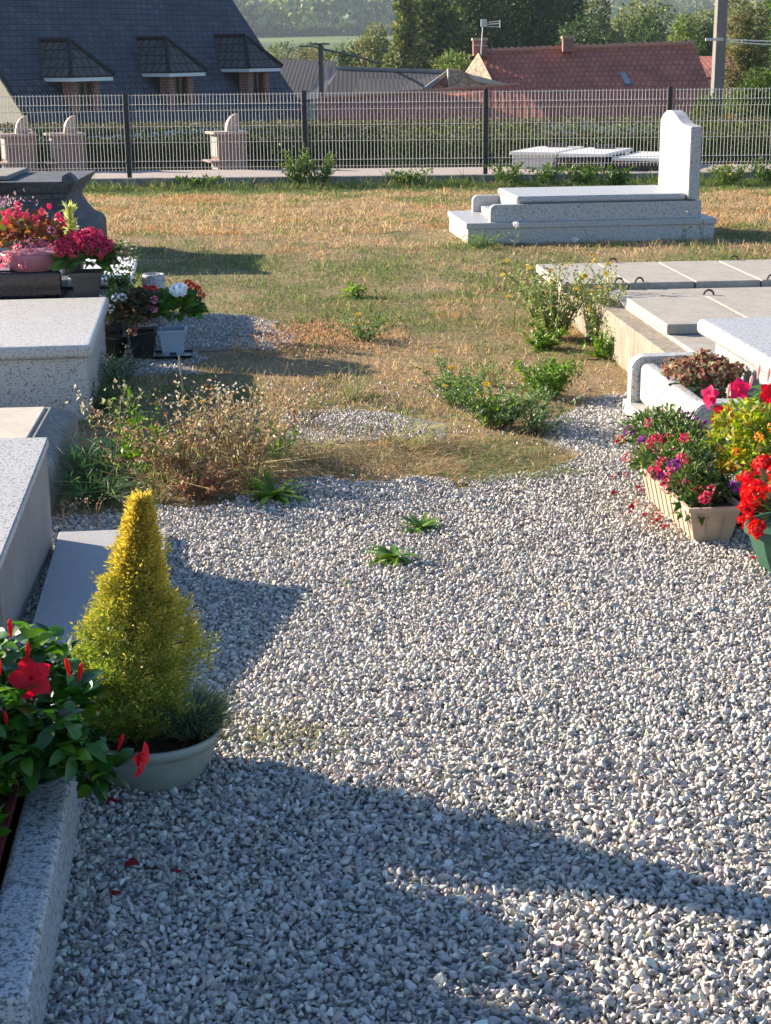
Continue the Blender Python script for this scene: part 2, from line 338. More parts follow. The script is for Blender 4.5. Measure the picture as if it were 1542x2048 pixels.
def lathe(name, prof, mat, parent=None, seg=40, loc=(0, 0, 0), smooth=True, capb=True):
    bm = bmesh.new(); rings = []
    for r, z in prof:
        rings.append([bm.verts.new((loc[0] + r * math.cos(i / seg * 6.28318), loc[1] + r * math.sin(i / seg * 6.28318), loc[2] + z)) for i in range(seg)])
    for a, b in zip(rings, rings[1:]):
        for i in range(seg): bm.faces.new((a[i], a[(i + 1) % seg], b[(i + 1) % seg], b[i]))
    if capb: bm.faces.new(rings[0][::-1]); bm.faces.new(rings[-1])
    return from_bm(name, bm, mat, parent, smooth)
def quad_uv(name, pts, mat, parent=None, thick=.06, flip=False):
    """roof slope from corners low-left, low-right, high-right, high-left; uv in metres, with thickness"""
    bm = bmesh.new(); p = [Vector(q) for q in pts]; nrm = (p[1] - p[0]).cross(p[3] - p[0]).normalized()
    if nrm.z < 0: nrm = -nrm
    T = [bm.verts.new(q) for q in p]; Bv = [bm.verts.new(q - nrm * thick) for q in p]
    f = bm.faces.new(T); bm.faces.new(Bv[::-1])
    for i in range(len(p)): bm.faces.new((T[i], Bv[i], Bv[(i + 1) % len(p)], T[(i + 1) % len(p)]))
    uvl = bm.loops.layers.uv.new('UVMap'); ex = (p[1] - p[0]).normalized(); ey = nrm.cross(ex)
    if ey.z < 0: ey = -ey
    for fc in bm.faces:
        for l in fc.loops: d = l.vert.co - p[0]; l[uvl].uv = (d.dot(ex), d.dot(ey))
    bm.normal_update(); me = bpy.data.meshes.new(name); bmesh.ops.recalc_face_normals(bm, faces=bm.faces[:]); bm.to_mesh(me); bm.free(); return link(name, me, mat, parent)

# ------------------------------------------------------------------ terrain
def terr(x, y):
    x = np.asarray(x, float); y = np.asarray(y, float)
    d = np.hypot(np.maximum(y, 0), x * .55)
    z = np.interp(d, [0, 15, 22.8, 24.6, 27, 45, 80, 150, 300, 500, 700, 1000, 1400, 1900, 2600, 4000, 9000],
                  [0, 0, -.2, -.14, -.22, -3.6, -6.5, -9, -3, 4.5, 9, 18, 40, 62, 70, 60, 60])
    z = z + np.interp(d, [200, 900, 2500], [0, 3, 16]) * (vnoise(x, y, 420) - .5) * 2
    return z
def make_ground():
    rr = np.concatenate([[0.01], np.arange(2, 30, 1.0), np.geomspace(30, 6000, 66)]); na = 240
    an = np.arange(na) / na * 2 * np.pi; X = rr[:, None] * np.cos(an); Y = rr[:, None] * np.sin(an); Z = terr(X, Y)
    V = np.stack([X, Y, Z], -1).reshape(-1, 3); i = np.arange(len(rr) - 1)[:, None] * na; j = np.arange(na)[None]; j2 = (j + 1) % na
    F = np.stack([i + j, i + na + j, i + na + j2, i + j2], -1).reshape(-1, 4)[:, ::-1]
    tag(link('ground', np_mesh('ground', V, [F], smooth=True), M['ground']), kind='structure')
make_ground()
GRAVEL = [(1.14, 6.9), (1.3, 7.6), (1.22, 7.66), (1.004, 7.553), (.76, 7.08), (.69, 6.7), (.82, 6.43), (.77, 6.2), (.53, 6.02), (.25, 5.95), (-.02, 6.08), (-.3, 6.03), (-.52, 5.83), (-.82, 5.66), (-1.2, 5.58), (-1.45, 5.5), (-2.4, 5.0), (-2.4, 1.2), (2.6, 1.2), (2.6, 6.5)]
PATCH2 = [(-.40, 7.25), (-.02, 7.35), (.28, 7.05), (.26, 6.72), (-.02, 6.78), (-.26, 6.68), (-.43, 6.85)]
PATCH = [(-1.25, 10.25), (-.98, 10.3), (-.68, 9.85), (-.52, 9.3), (-.58, 8.95), (-.8, 9.0), (-1.06, 8.95), (-1.0, 8.3), (-1.5, 8.2), (-1.6, 9.5)]
def sheet(name, poly, z, mat):
    bm = bmesh.new(); bm.faces.new([bm.verts.new((x, y, z)) for x, y in poly]); bmesh.ops.triangulate(bm, faces=bm.faces[:])
    return tag(from_bm(name, bm, mat), kind='structure')
sheet('gravel_bed', GRAVEL, .004, M['gravel_bed']); sheet('gravel_patch', PATCH, .004, M['gravel_bed']); sheet('gravel_patch', PATCH2, .004, M['gravel_bed'])
box('path', -30, 30, 22.92, 24.7, -.6, -.085, M['path'], None, 0)['kind'] = 'structure'

# gravel stones: one object of real stones
def make_gravel():
    bm = bmesh.new(); bmesh.ops.create_icosphere(bm, subdivisions=1, radius=1); bi = np.array([v.co[:] for v in bm.verts]); fi = np.array([[v.index for v in f.verts] for f in bm.faces]); bm.free()
    bm = bmesh.new(); bmesh.ops.create_icosphere(bm, subdivisions=2, radius=1); bi2 = np.array([v.co[:] for v in bm.verts]); fi2 = np.array([[v.index for v in f.verts] for f in bm.faces]); bm.free()
    def proto(b, k):
        out = []
        for i in range(k):
            v = b.copy()
            for j in range(10):      # cut with random planes for a crushed look
                d = RNG.normal(size=3); d /= np.linalg.norm(d); h = RNG.uniform(.28, .66); q = v @ d; m = q > h; v[m] -= np.outer(q[m] - h, d)
            out.append(v * (1 + RNG.normal(size=(len(v), 1)) * .05))
        return np.array(out)
    P1 = proto(bi, 24); P2 = proto(bi2, 40)
    pts = []
    def scatter(x0, x1, y0, y1, sp, polys, z0, zr, keep=1.0):
        gx, gy = np.meshgrid(np.arange(x0, x1, sp), np.arange(y0, y1, sp)); n = gx.size
        x = gx.ravel() + RNG.uniform(-.6, .6, n) * sp; y = gy.ravel() + RNG.uniform(-.6, .6, n) * sp
        # ragged edge where grass has crept in
        ex = x + (vnoise(x, y, .25) - .5) * .22; ey = y + (vnoise(x, y, .2, 5) - .5) * .25
        m = np.zeros(n, bool)
        for p in polys: m |= pip(ex, ey, p)
        m &= RNG.random(n) < keep; x, y = x[m], y[m]; z = z0 + RNG.random(len(x)) * zr + .010 * (vnoise(x, y, .3) - .3)
        return np.stack([x, y, z, np.full(len(x), sp)], 1)
    near = [scatter(-.85, 1.0, 1.95, 3.5, .0115, [GRAVEL], .001, .007), scatter(-.85, 1.0, 1.95, 3.5, .0145, [GRAVEL], .007, .009, .8)]
    far = [scatter(-2.0, -.85, 1.75, 4.6, .016, [GRAVEL], .001, .012), scatter(1.0, 2.4, 1.75, 3.5, .015, [GRAVEL], .001, .012), scatter(1.5, 2.4, 3.5, 4.6, .015, [GRAVEL], .001, .012),
           scatter(-.85, 1.5, 3.5, 4.6, .0103, [GRAVEL], .001, .007), scatter(-.85, 1.5, 3.5, 4.6, .0135, [GRAVEL], .007, .007, .8),
           scatter(-1.6, 2.0, 4.6, 7.9, .0112, [GRAVEL], .001, .009), scatter(-1.6, 2.0, 4.6, 7.9, .016, [GRAVEL], .008, .008, .75),
           scatter(-1.8, -.3, 8, 10.5, .015, [PATCH], .001, .012), scatter(-.6, .5, 6.5, 7.5, .014, [PATCH2], .001, .010, .75),
           scatter(-1.2, 1.2, 5.5, 8.0, .035, [[(-1.2, 5.5), (1.2, 5.5), (1.2, 8), (-1.2, 8)]], .004, .01, .35)]
    V = []; F = []; C = []; off = 0
    for grp, P, fidx in ((near, P2, fi2), (far, P1, fi)):
        q = np.concatenate(grp); n = len(q); k = P.shape[1]
        sc = (.0128 + 0 * q[:, 3]) * RNG.lognormal(-.12, .34, n) * .66 * np.interp(q[:, 1], [2.4, 4.6], [1.36, 1.16]); sc = np.clip(sc, .003, .016)
        s3 = np.stack([sc * RNG.uniform(.9, 1.35, n), sc * RNG.uniform(.6, 1.05, n), sc * RNG.uniform(.35, .75, n)], 1)
        v = P[RNG.integers(len(P), size=n)] * s3[:, None]
        qt = RNG.normal(size=(n, 4)); qt[:, 1:3] *= .7; qt /= np.linalg.norm(qt, axis=1, keepdims=True); a, b, c, d = qt.T
        Rm = np.stack([np.stack([1 - 2 * (c * c + d * d), 2 * (b * c - a * d), 2 * (b * d + a * c)], -1), np.stack([2 * (b * c + a * d), 1 - 2 * (b * b + d * d), 2 * (c * d - a * b)], -1), np.stack([2 * (b * d - a * c), 2 * (c * d + a * b), 1 - 2 * (b * b + c * c)], -1)], 1)
        v = np.einsum('nij,nkj->nki', Rm, v) + q[:, None, :3]
        V.append(v.reshape(-1, 3)); F.append((fidx[None] + (off + np.arange(n) * k)[:, None, None]).reshape(-1, 3)); off += n * k
        base = pick([(.57, .54, .485), (.46, .435, .40), (.62, .56, .48), (.33, .32, .315), (.72, .685, .62), (.52, .43, .35)], n, .2, [.3, .24, .16, .12, .1, .08])
        C.append(np.repeat(base, k, 0))
    o = link('gravel', np_mesh('gravel', np.concatenate(V), [np.concatenate(F)], np.concatenate(C)), M['stone']); tag(o, kind='stuff', label='pale grey crushed gravel covering the ground between the graves', cat='gravel')
make_gravel()

# ------------------------------------------------------------------ lawn
def make_lawn():
    f = Foli()
    tan = [(.57, .42, .23), (.48, .345, .18), (.64, .49, .29), (.41, .25, .14)]; grn = [(.13, .20, .05), (.19, .25, .07), (.085, .15, .045), (.28, .31, .11)]
    def zone(x0, x1, y0, y1, dens, L, W, excl=(), only=None, green=0., up=.8):
        n = int((x1 - x0) * (y1 - y0) * dens); x = RNG.uniform(x0, x1, n); y = RNG.uniform(y0, y1, n)
        ex = x + (vnoise(x, y, .25) - .5) * .22 + (vnoise(x, y, .07, 15) - .5) * .16; ey = y + (vnoise(x, y, .2, 5) - .5) * .25 + (vnoise(x, y, .06, 18) - .5) * .22
        m = ~pip(ex, ey, GRAVEL) & ~pip(ex, ey, PATCH) & (~pip(ex, ey, PATCH2) | (RNG.random(n) < .12 + .75 * (vnoise(x, y, .11, 21) > .5)))
        if only is not None: m = pip(x, y, only)
        c1 = vnoise(x, y, .5, 2); m &= RNG.random(n) < .30 + c1 * (.4 + vnoise(x, y, .13, 30))
        x, y = x[m], y[m]; n = len(x)
        g = .30 * vnoise(x, y, 1.3, 3) + .42 * vnoise(x, y, .42, 8) + .28 * vnoise(x, y, .12, 33) + green
        # greener round the feet of the tombs, in the left shade and by the far kerb
        g += .35 * np.exp(-((y - 22.0) / .7) ** 2) + .3 * np.exp(-((y - 11.6) / 1.3) ** 2) * (x < .3) - .25 * np.exp(-((y - 8.2) / .9) ** 2) * (x > -.6) - .22 * np.exp(-((y - 17) / 2.0) ** 2)
        isg = RNG.random(n) < np.clip((g - .39) * 4.0, .06, .95)
        c = np.where(isg[:, None], pick(grn, n, .3), pick(tan, n, .3)); red = (vnoise(x, y, .7, 12) > .70) & ~isg; c[red] *= np.array([1.0, .86, .76])
        hL = L * RNG.uniform(.5, 1.5, n) * (.45 + 1.0 * vnoise(x, y, .3, 6)) * (1 + .7 * (vnoise(x, y, .09, 40) > .72)); d = rdir(n, up); z = terr(x, y)
        f.blades(np.stack([x, y, z], 1), d, hL, W * RNG.uniform(.7, 1.3, n), c, .55)
    zone(-2.6, 2.8, 5.6, 8.2, 7500, .038, .0035, up=.5); zone(-3.2, 3.2, 8.2, 11, 6000, .038, .004, up=.5)
    zone(-4.2, 4.4, 11, 15, 3600, .042, .0055, up=.5); zone(-5.7, 6.4, 15, 22.78, 2300, .05, .008, up=.6)
    zone(-6, 6.7, 22.0, 22.77, 2200, .13, .010, green=-.02, up=.9)
    tag(f.build('grass', M['grass']), kind='stuff', label='short dry tan and olive grass of the cemetery lawn', cat='grass')
make_lawn()

# ------------------------------------------------------------------ tombs on the right
t = thing('granite_tomb', 'white granite tomb with a curved upright headstone standing alone on the dry lawn', 'tomb', (.735, 13.97, -.01), R(6))
box('base', 0.015, 2.235, .015, 1.135, -.08, .145, M['granite_pale'], t, .004); box('plinth', 0, 2.25, 0, 1.15, .145, .195, M['granite_white'], t, .005)
def kerbside(y0, y1, x0, x1, z0, z1, r=.05):
    p = [(x0, z0), (x1, z0), (x1, z1)] + [(x0 + r - r * math.sin(a), z1 - r + r * math.cos(a)) for a in np.linspace(0, math.pi / 2, 7)]
    return p
prism('kerb', kerbside(0, 0, .22, 2.12, .195, .345), .05, .14, M['granite_white'], t, 'y', .004)
prism('kerb', kerbside(0, 0, .22, 2.12, .195, .345), 1.0, 1.09, M['granite_white'], t, 'y', .004)
box('front_sill', .29, .47, .14, 1.0, .195, .255, M['granite_white'], t, .01); box('chest', .47, 2.11, .142, .998, .195, .350, M['granite_white'], t, .004)
box('cover_slab', .46, 1.99, .10, 1.05, .352, .410, M['granite_white'], t, .02, 4)
hs = [(y * 1.14 - .03, z) for y, z in [(.08, .36), (.08, .985), (.14, .99), (.24, .995), (.33, 1.005), (.41, 1.03), (.49, 1.065), (.57, 1.09), (.66, 1.105), (.76, 1.10), (.84, 1.08), (.90, 1.05), (.95, 1.01), (.95, .36)]]
prism('headstone', hs, 2.0, 2.10, M['granite_white'], t, 'x', .006)

t = thing('concrete_vault', 'low unfinished concrete burial vault with stained side wall right of the yellow weeds', 'vault', (1.36, 7.3, 0), R(4.5))
box('vault_wall', 0, 3.2, 0, 3.12, -.05, .245, M['concrete_b'], t, .006); box('ledge', .11, 3.1, .03, 2.06, .245, .268, M['concrete_a'], t, .004)
def vault_root(name, label, x, y, z, grp): return thing(name, label, 'slab', tuple(t.matrix_basis @ Vector((x, y, z))), R(6), grp)
bpy.context.view_layer.update(); VT = Matrix.Translation((1.36, 7.3, 0)) @ Matrix.Rotation(R(4.5), 4, 'Z')
def ring_bm(r=.028, rr=.006):
    bm = bmesh.new(); n = 14; A = []
    for i in range(n + 1):
        a = math.pi * i / n; A.append([bm.verts.new((math.cos(a) * (r + rr * math.cos(b)), rr * math.sin(b), math.sin(a) * (r + rr * math.cos(b)))) for b in np.arange(6) / 6 * 6.283])
    for p, q in zip(A, A[1:]):
        for i in range(6): bm.faces.new((p[i], p[(i + 1) % 6], q[(i + 1) % 6], q[i]))
    return bm
lab1 = ['leftmost concrete slab of the back row, half behind the yellow weeds', 'second concrete slab from the left in the back row, an iron ring at its near corner', 'third concrete slab from the left in the back row of the vault', 'fourth concrete slab from the left in the back row of the vault', 'fifth concrete slab from the left in the back row, cut by the photo edge']
for k in range(7):
    if k > 4: break
    c = VT @ Vector((-.125 + .403 * k, 2.11, .247)); s = thing('concrete_slab', lab1[k], 'slab', c, R(4.5), 'concrete cover slabs on the vault')
    box('slab', 0, .393, 0, .93, 0, .055, M['concrete_a'], s, .006)
    if k in (1, 0, 3):
        q = from_bm('lifting_ring', ring_bm(), M['rust'], s, True); q.location = (.34 if k == 0 else .06, .012, .055); q.rotation_euler = (0, 0, R(20))
    if k in (1, 3):
        q = from_bm('lifting_ring', ring_bm(), M['rust'], s, True); q.location = (.1, .92, .055)
lab2 = ['raised concrete slab nearest the weeds in the front row of the vault', 'raised concrete slab with an iron ring, second in the front row of the vault', 'raised concrete slab in the front row, behind the white granite tomb']
for k in range(3):
    c = VT @ Vector((.095 + .452 * k, .515 if k == 0 else .56, .270)); s = thing('concrete_slab', lab2[k], 'slab', c, R(4.5), 'concrete cover slabs on the vault')
    box('slab', 0, .442, 0, .89, 0, .052, M['concrete_a'], s, .006)
    if k == 1:
        q = from_bm('lifting_ring', ring_bm(), M['rust'], s, True); q.location = (.02, .88, .052)

t = thing('granite_tomb', 'white granite tomb with a rounded kerb behind the potted flowers at right', 'tomb', (1.135, 7.25, 0), R(5))
box('base', -.015, 2.2, -1.12, .02, -.02, .07, M['granite_white'], t, .005)
prism('kerb', kerbside(0, 0, 0, 1.95, .07, .285, .065), -.085, 0, M['granite_white'], t, 'y', .006)
prism('kerb', kerbside(0, 0, 0, 1.95, .07, .285, .065), -1.1, -1.015, M['granite_white'], t, 'y', .006)
pr_ = [(-1.014, .07), (-.086, .07), (-.086, .235)] + [(-.086 - .03, .262)] + [(-1.0, .262), (-1.014, .235)]
box('front_board', .035, .115, -1.012, -.087, .071, .258, M['granite_white'], t, .03, 5)
box('planting_soil', .117, .38, -1.01, -.088, .071, .15, M['soil'], t, 0)
box('chest', .385, 2.1, -1.0, -.09, .072, .355, M['granite_white'], t, .004); box('cover_slab', .335, 2.15, -1.09, .07, .357, .432, M['granite_white'], t, .03, 5)

# ------------------------------------------------------------------ tombs on the left
RL = R(5.6)
t = thing('kerbed_grave', 'speckled grey granite kerb round a grave at the bottom left corner', 'grave', (-.598, 2.28, 0), RL)
def kerb_piece(x0, x1, y0, y1): return box('kerb', x0, x1, y0, y1, -.02, .158, M['granite_kerb'], t, .014, 3)
kerb_piece(-.095, 0, 0, 1.48); kerb_piece(-1.2, -.097, 1.385, 1.48); kerb_piece(-1.3, -1.205, 0, 1.48); kerb_piece(-1.2, -.097, 0, .09)
box('headstone', -.87, -.77, -.6, 1.11, .05, .98, M['granite_kerb'], t, .01); box('shade_wing', -.87, -.77, 1.112, 1.62, .05, .675, M['granite_kerb'], t, .01)  # unseen headstone placed to cast the gravel shadow; wing added to widen it
box('grave_bed', -1.2, -.1, .092, 1.38, 0, .05, M['soil'], t, 0)

t = thing('paving_slab', 'smooth grey paving slab beside the tall pale tomb, half hidden by the golden conifer', 'slab', (-.985, 3.75, 0), R(6.2))
box('slab', .012, .385, .36, 1.52, -.01, .052, M['slab_smooth'], t, .004)
t = thing('pale_tomb', 'pale granite tomb with a brownish side at the left edge beside the paving slab', 'tomb', (-1.085, 4.2, 0), R(3.4))
prism('tomb_side', [(0, -.02), (.99, -.02), (.99, .372), (0, .262)], -1.1, 0, M['side_brown'], t, 'x', .003)
prism('cover_slab', [(-.012, .263), (1.002, .374), (1.002, .405), (-.012, .294)], -1.11, .008, M['granite_pale'], t, 'x', .005)
t = thing('old_concrete_tomb', 'low cream concrete tomb with a chipped sloping border between two granite tombs at left', 'tomb', (-1.23, 5.4, 0), R(4.4))
loft_rect('border', -1.1, 0, 0, 1.32, [(-.02, 0.0), (.05, .0), (.13, -.004), (.155, -.012), (.20, -.10), (.201, -.3)], M['concrete_old'], t)
box('panel', -.98, -.12, .12, 1.20, .10, .208, M['concrete_cream'], t, .005)
t = thing('granite_tomb', 'broad pale granite tomb with a flat overhanging slab in front of the flower pots', 'tomb', (-1.344, 7.19, 0), R(6.3))
box('tomb_side', -2.2, -.03, .03, 1.46, -.02, .298, M['granite_pale'], t, .005); box('cover_slab', -2.22, 0, 0, 1.51, .30, .362, M['granite_pale'], t, .02, 4)
t = thing('marble_tomb', 'tomb with a white marble top carrying the red and pink flower pots', 'tomb', (-1.44, 8.95, 0), R(6.7))
box('tomb_side', -2.2, -.04, .56, 1.60, -.02, .308, M['pot_grey'], t, .004); box('marble_top', -2.22, 0, .54, 1.63, .31, .35, M['marble'], t, .008); box('front_step', -2.2, -.05, .0, .555, -.02, .30, M['black_stone'], t, .01)
t = thing('sarcophagus_tomb', 'large dark weathered stone tomb with flared mouldings behind the flower pots', 'tomb', (-5.04, 13.0, -.05), R(2))
loft_rect('chest', 0, 2.45, 0, 1.0, [(-.1, .17), (.29, .17), (.33, .15), (.37, .085), (.44, .035), (.52, .0), (.56, .0), (.565, .025), (.60, .03), (.62, .06), (.70, .11), (.708, .11), (.71, -.02)], M['old_stone'], t)
box('lid', .0, 2.0, .02, .98, .712, .75, M['concrete_old'], t, .01)
prism('corner_horn', [(2.45, .70), (2.57, .70), (2.54, .74), (2.50, .77), (2.46, .75)], -.10, .08, M['old_stone'], t, 'y', .004)
t = thing('black_plinth', 'polished black stone block on the marble tomb holding the pink planter', 'block', (-2.69, 8.99, .302), R(6))
box('block', 0, .85, 0, .42, 0, .15, M['black_stone'], t, .015, 3)
t = thing('metal_plaque', 'small shiny metal bar lying on the black stone block', 'plaque', (-2.35, 9.08, .453), R(6)); box('bar', 0, .21, 0, .05, 0, .018, M['chrome'], t, .005)
t = thing('grave_vase', 'round grey granite flower holder standing on the lawn behind the red flowers', 'vase', (-1.42, 9.8, 0))
lathe('holder', [(.070, 0), (.070, .325), (.066, .334), (.054, .334), (.052, .28), (.05, .28)], M['granite_kerb'], t)

# columbarium posts and slabs beyond the fence
for i, (cx, cy, lab) in enumerate([(-5.63, 25.1, 'pink granite columbarium post at the far left behind the fence'), (-4.88, 25.1, 'second pink granite columbarium post from the left behind the fence'), (-2.38, 25.1, 'pink granite columbarium post standing apart, right of the left fence post')]):
    t = thing('columbarium_post', lab, 'grave post', (cx, cy, -.13), R(24), 'pink granite posts behind the fence')
    box('body', -.22, .24, -.19, .19, 0, .56, M['granite_pink'], t, .004); box('door_panel', -.232, -.221, -.16, .16, .22, .53, M['panel_grey'], t, .002)
    box('lower_panel', -.232, -.221, -.16, .16, .03, .12, M['panel_grey'], t, .002)
    box('shelf', -.36, -.20, -.19, .19, .145, .175, M['granite_pinklight'], t, .004); box('top_plate', -.30, .27, -.21, .21, .562, .60, M['granite_pinklight'], t, .005)
    prism('headpiece', [(-.03, .60), (.16, .60), (.16, .86)] + [(.16 - .19 * math.sin(a) , .60 + .26 * math.cos(a)) for a in np.linspace(.25, 1.45, 8)], -.05, .05, M['granite_pinklight'], t, 'y', .004)
for i, (x, y, zt, lab) in enumerate([(1.92, 24.25, .17, 'left one of the three white grave slabs behind the fence'), (2.62, 23.9, .16, 'middle one of the three white grave slabs behind the fence, flowers before it'), (3.39, 23.75, .10, 'lowest white grave slab behind the fence, next to the tall headstone')]):
    t = thing('flat_grave', lab, 'grave', (x, y, -.22), R(-24), 'white grave slabs behind the fence')
    box('grave_side', .03, .68, .03, 1.47, 0, zt + .17, M['black_stone'] if i else M['granite_pale'], t, .004); box('grave_slab', 0, .71, 0, 1.5, zt + .172, zt + .22, M['marble'], t, .006)
    if i < 2: box('plaque', .2, .5, 1.15, 1.3, zt + .222, zt + .28, M['black_stone'], t, .004)

# ------------------------------------------------------------------ retaining kerb and fence
t = tag(box('retaining_kerb', -30, 30, 22.78, 22.93, -.5, -.06, M['concrete_old'], None, .01), 'long low concrete kerb under the wire fence', 'kerb')
fence = thing('wire_fence', 'light rigid wire mesh fence with dark posts along the far path', 'fence', (0, 23.0, -.10))
def panel(x0, x1):
    f = Foli(); zs = [0.16, .24, .35, .56, .78, .97, 1.06, 1.10, 1.19]; c = (1, 1, 1)
    n = int(round((x1 - x0) / .05))
    prof = [(.13, 0), (.17, 0), (.215, -.035), (.26, 0), (.5, 0), (.52, 0), (.90, 0), (.955, 0), (1.0, -.04), (1.045, 0), (1.19, 0)]
    for i in range(n + 1):
        x = x0 + (x1 - x0) * i / n; f.tube([(x + RNG.normal() * .0012, y, z) for z, y in prof], .0037, c)
    for z in (.17, .26, .52, .74, .955 - .0, 1.045, 1.17): f.tube([(x0, .006, z), (x1, .006, z)], .0040, c)
    return f.build('mesh_panel', M['fence_wire'], fence)
PX = [-8.70, -6.15, -3.60, -1.085, 1.476, 4.07, 6.62, 9.17]
for a, b in zip(PX, PX[1:]): panel(a + .04, b - .04)
for x in PX:
    p = box('post', x - .03, x + .03, -.03, .03, -.1, 1.215, M['fence_post'], fence, .004)

# ------------------------------------------------------------------ hedge
def make_hedge():
    t = thing('hedge', 'long clipped evergreen hedge behind the wire fence', 'hedge', (0, 26.2, 0))
    box('woody_core', -7, 16, -.2, .6, -1.2, .30, M['bark'], t, 0)
    f = Foli(); n = 60000; x = RNG.uniform(-7, 16, n); s = RNG.random(n); top = s < .22
    y = np.where(top, RNG.uniform(-.35, .8, n), -.33 + .09 * RNG.random(n) + .12 * (vnoise(x, s * 3, .35) - .5)); z = np.where(top, .45 + .06 * RNG.random(n) + .05 * vnoise(x, y, .6), RNG.uniform(-.55, .48, n))
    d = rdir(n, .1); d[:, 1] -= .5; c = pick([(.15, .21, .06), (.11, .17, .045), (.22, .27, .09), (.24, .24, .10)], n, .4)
    house_shade = x < -.0; c[house_shade] *= np.array([.26, .38, .32]); c[top] = pick([(.06, .07, .03), (.09, .08, .04)], top.sum(), .3)  # house's shade painted into the left leaves; sunlit top leaves toned down
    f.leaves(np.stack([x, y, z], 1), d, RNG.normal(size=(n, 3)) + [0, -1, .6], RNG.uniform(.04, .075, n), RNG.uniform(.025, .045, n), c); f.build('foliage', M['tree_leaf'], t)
make_hedge()

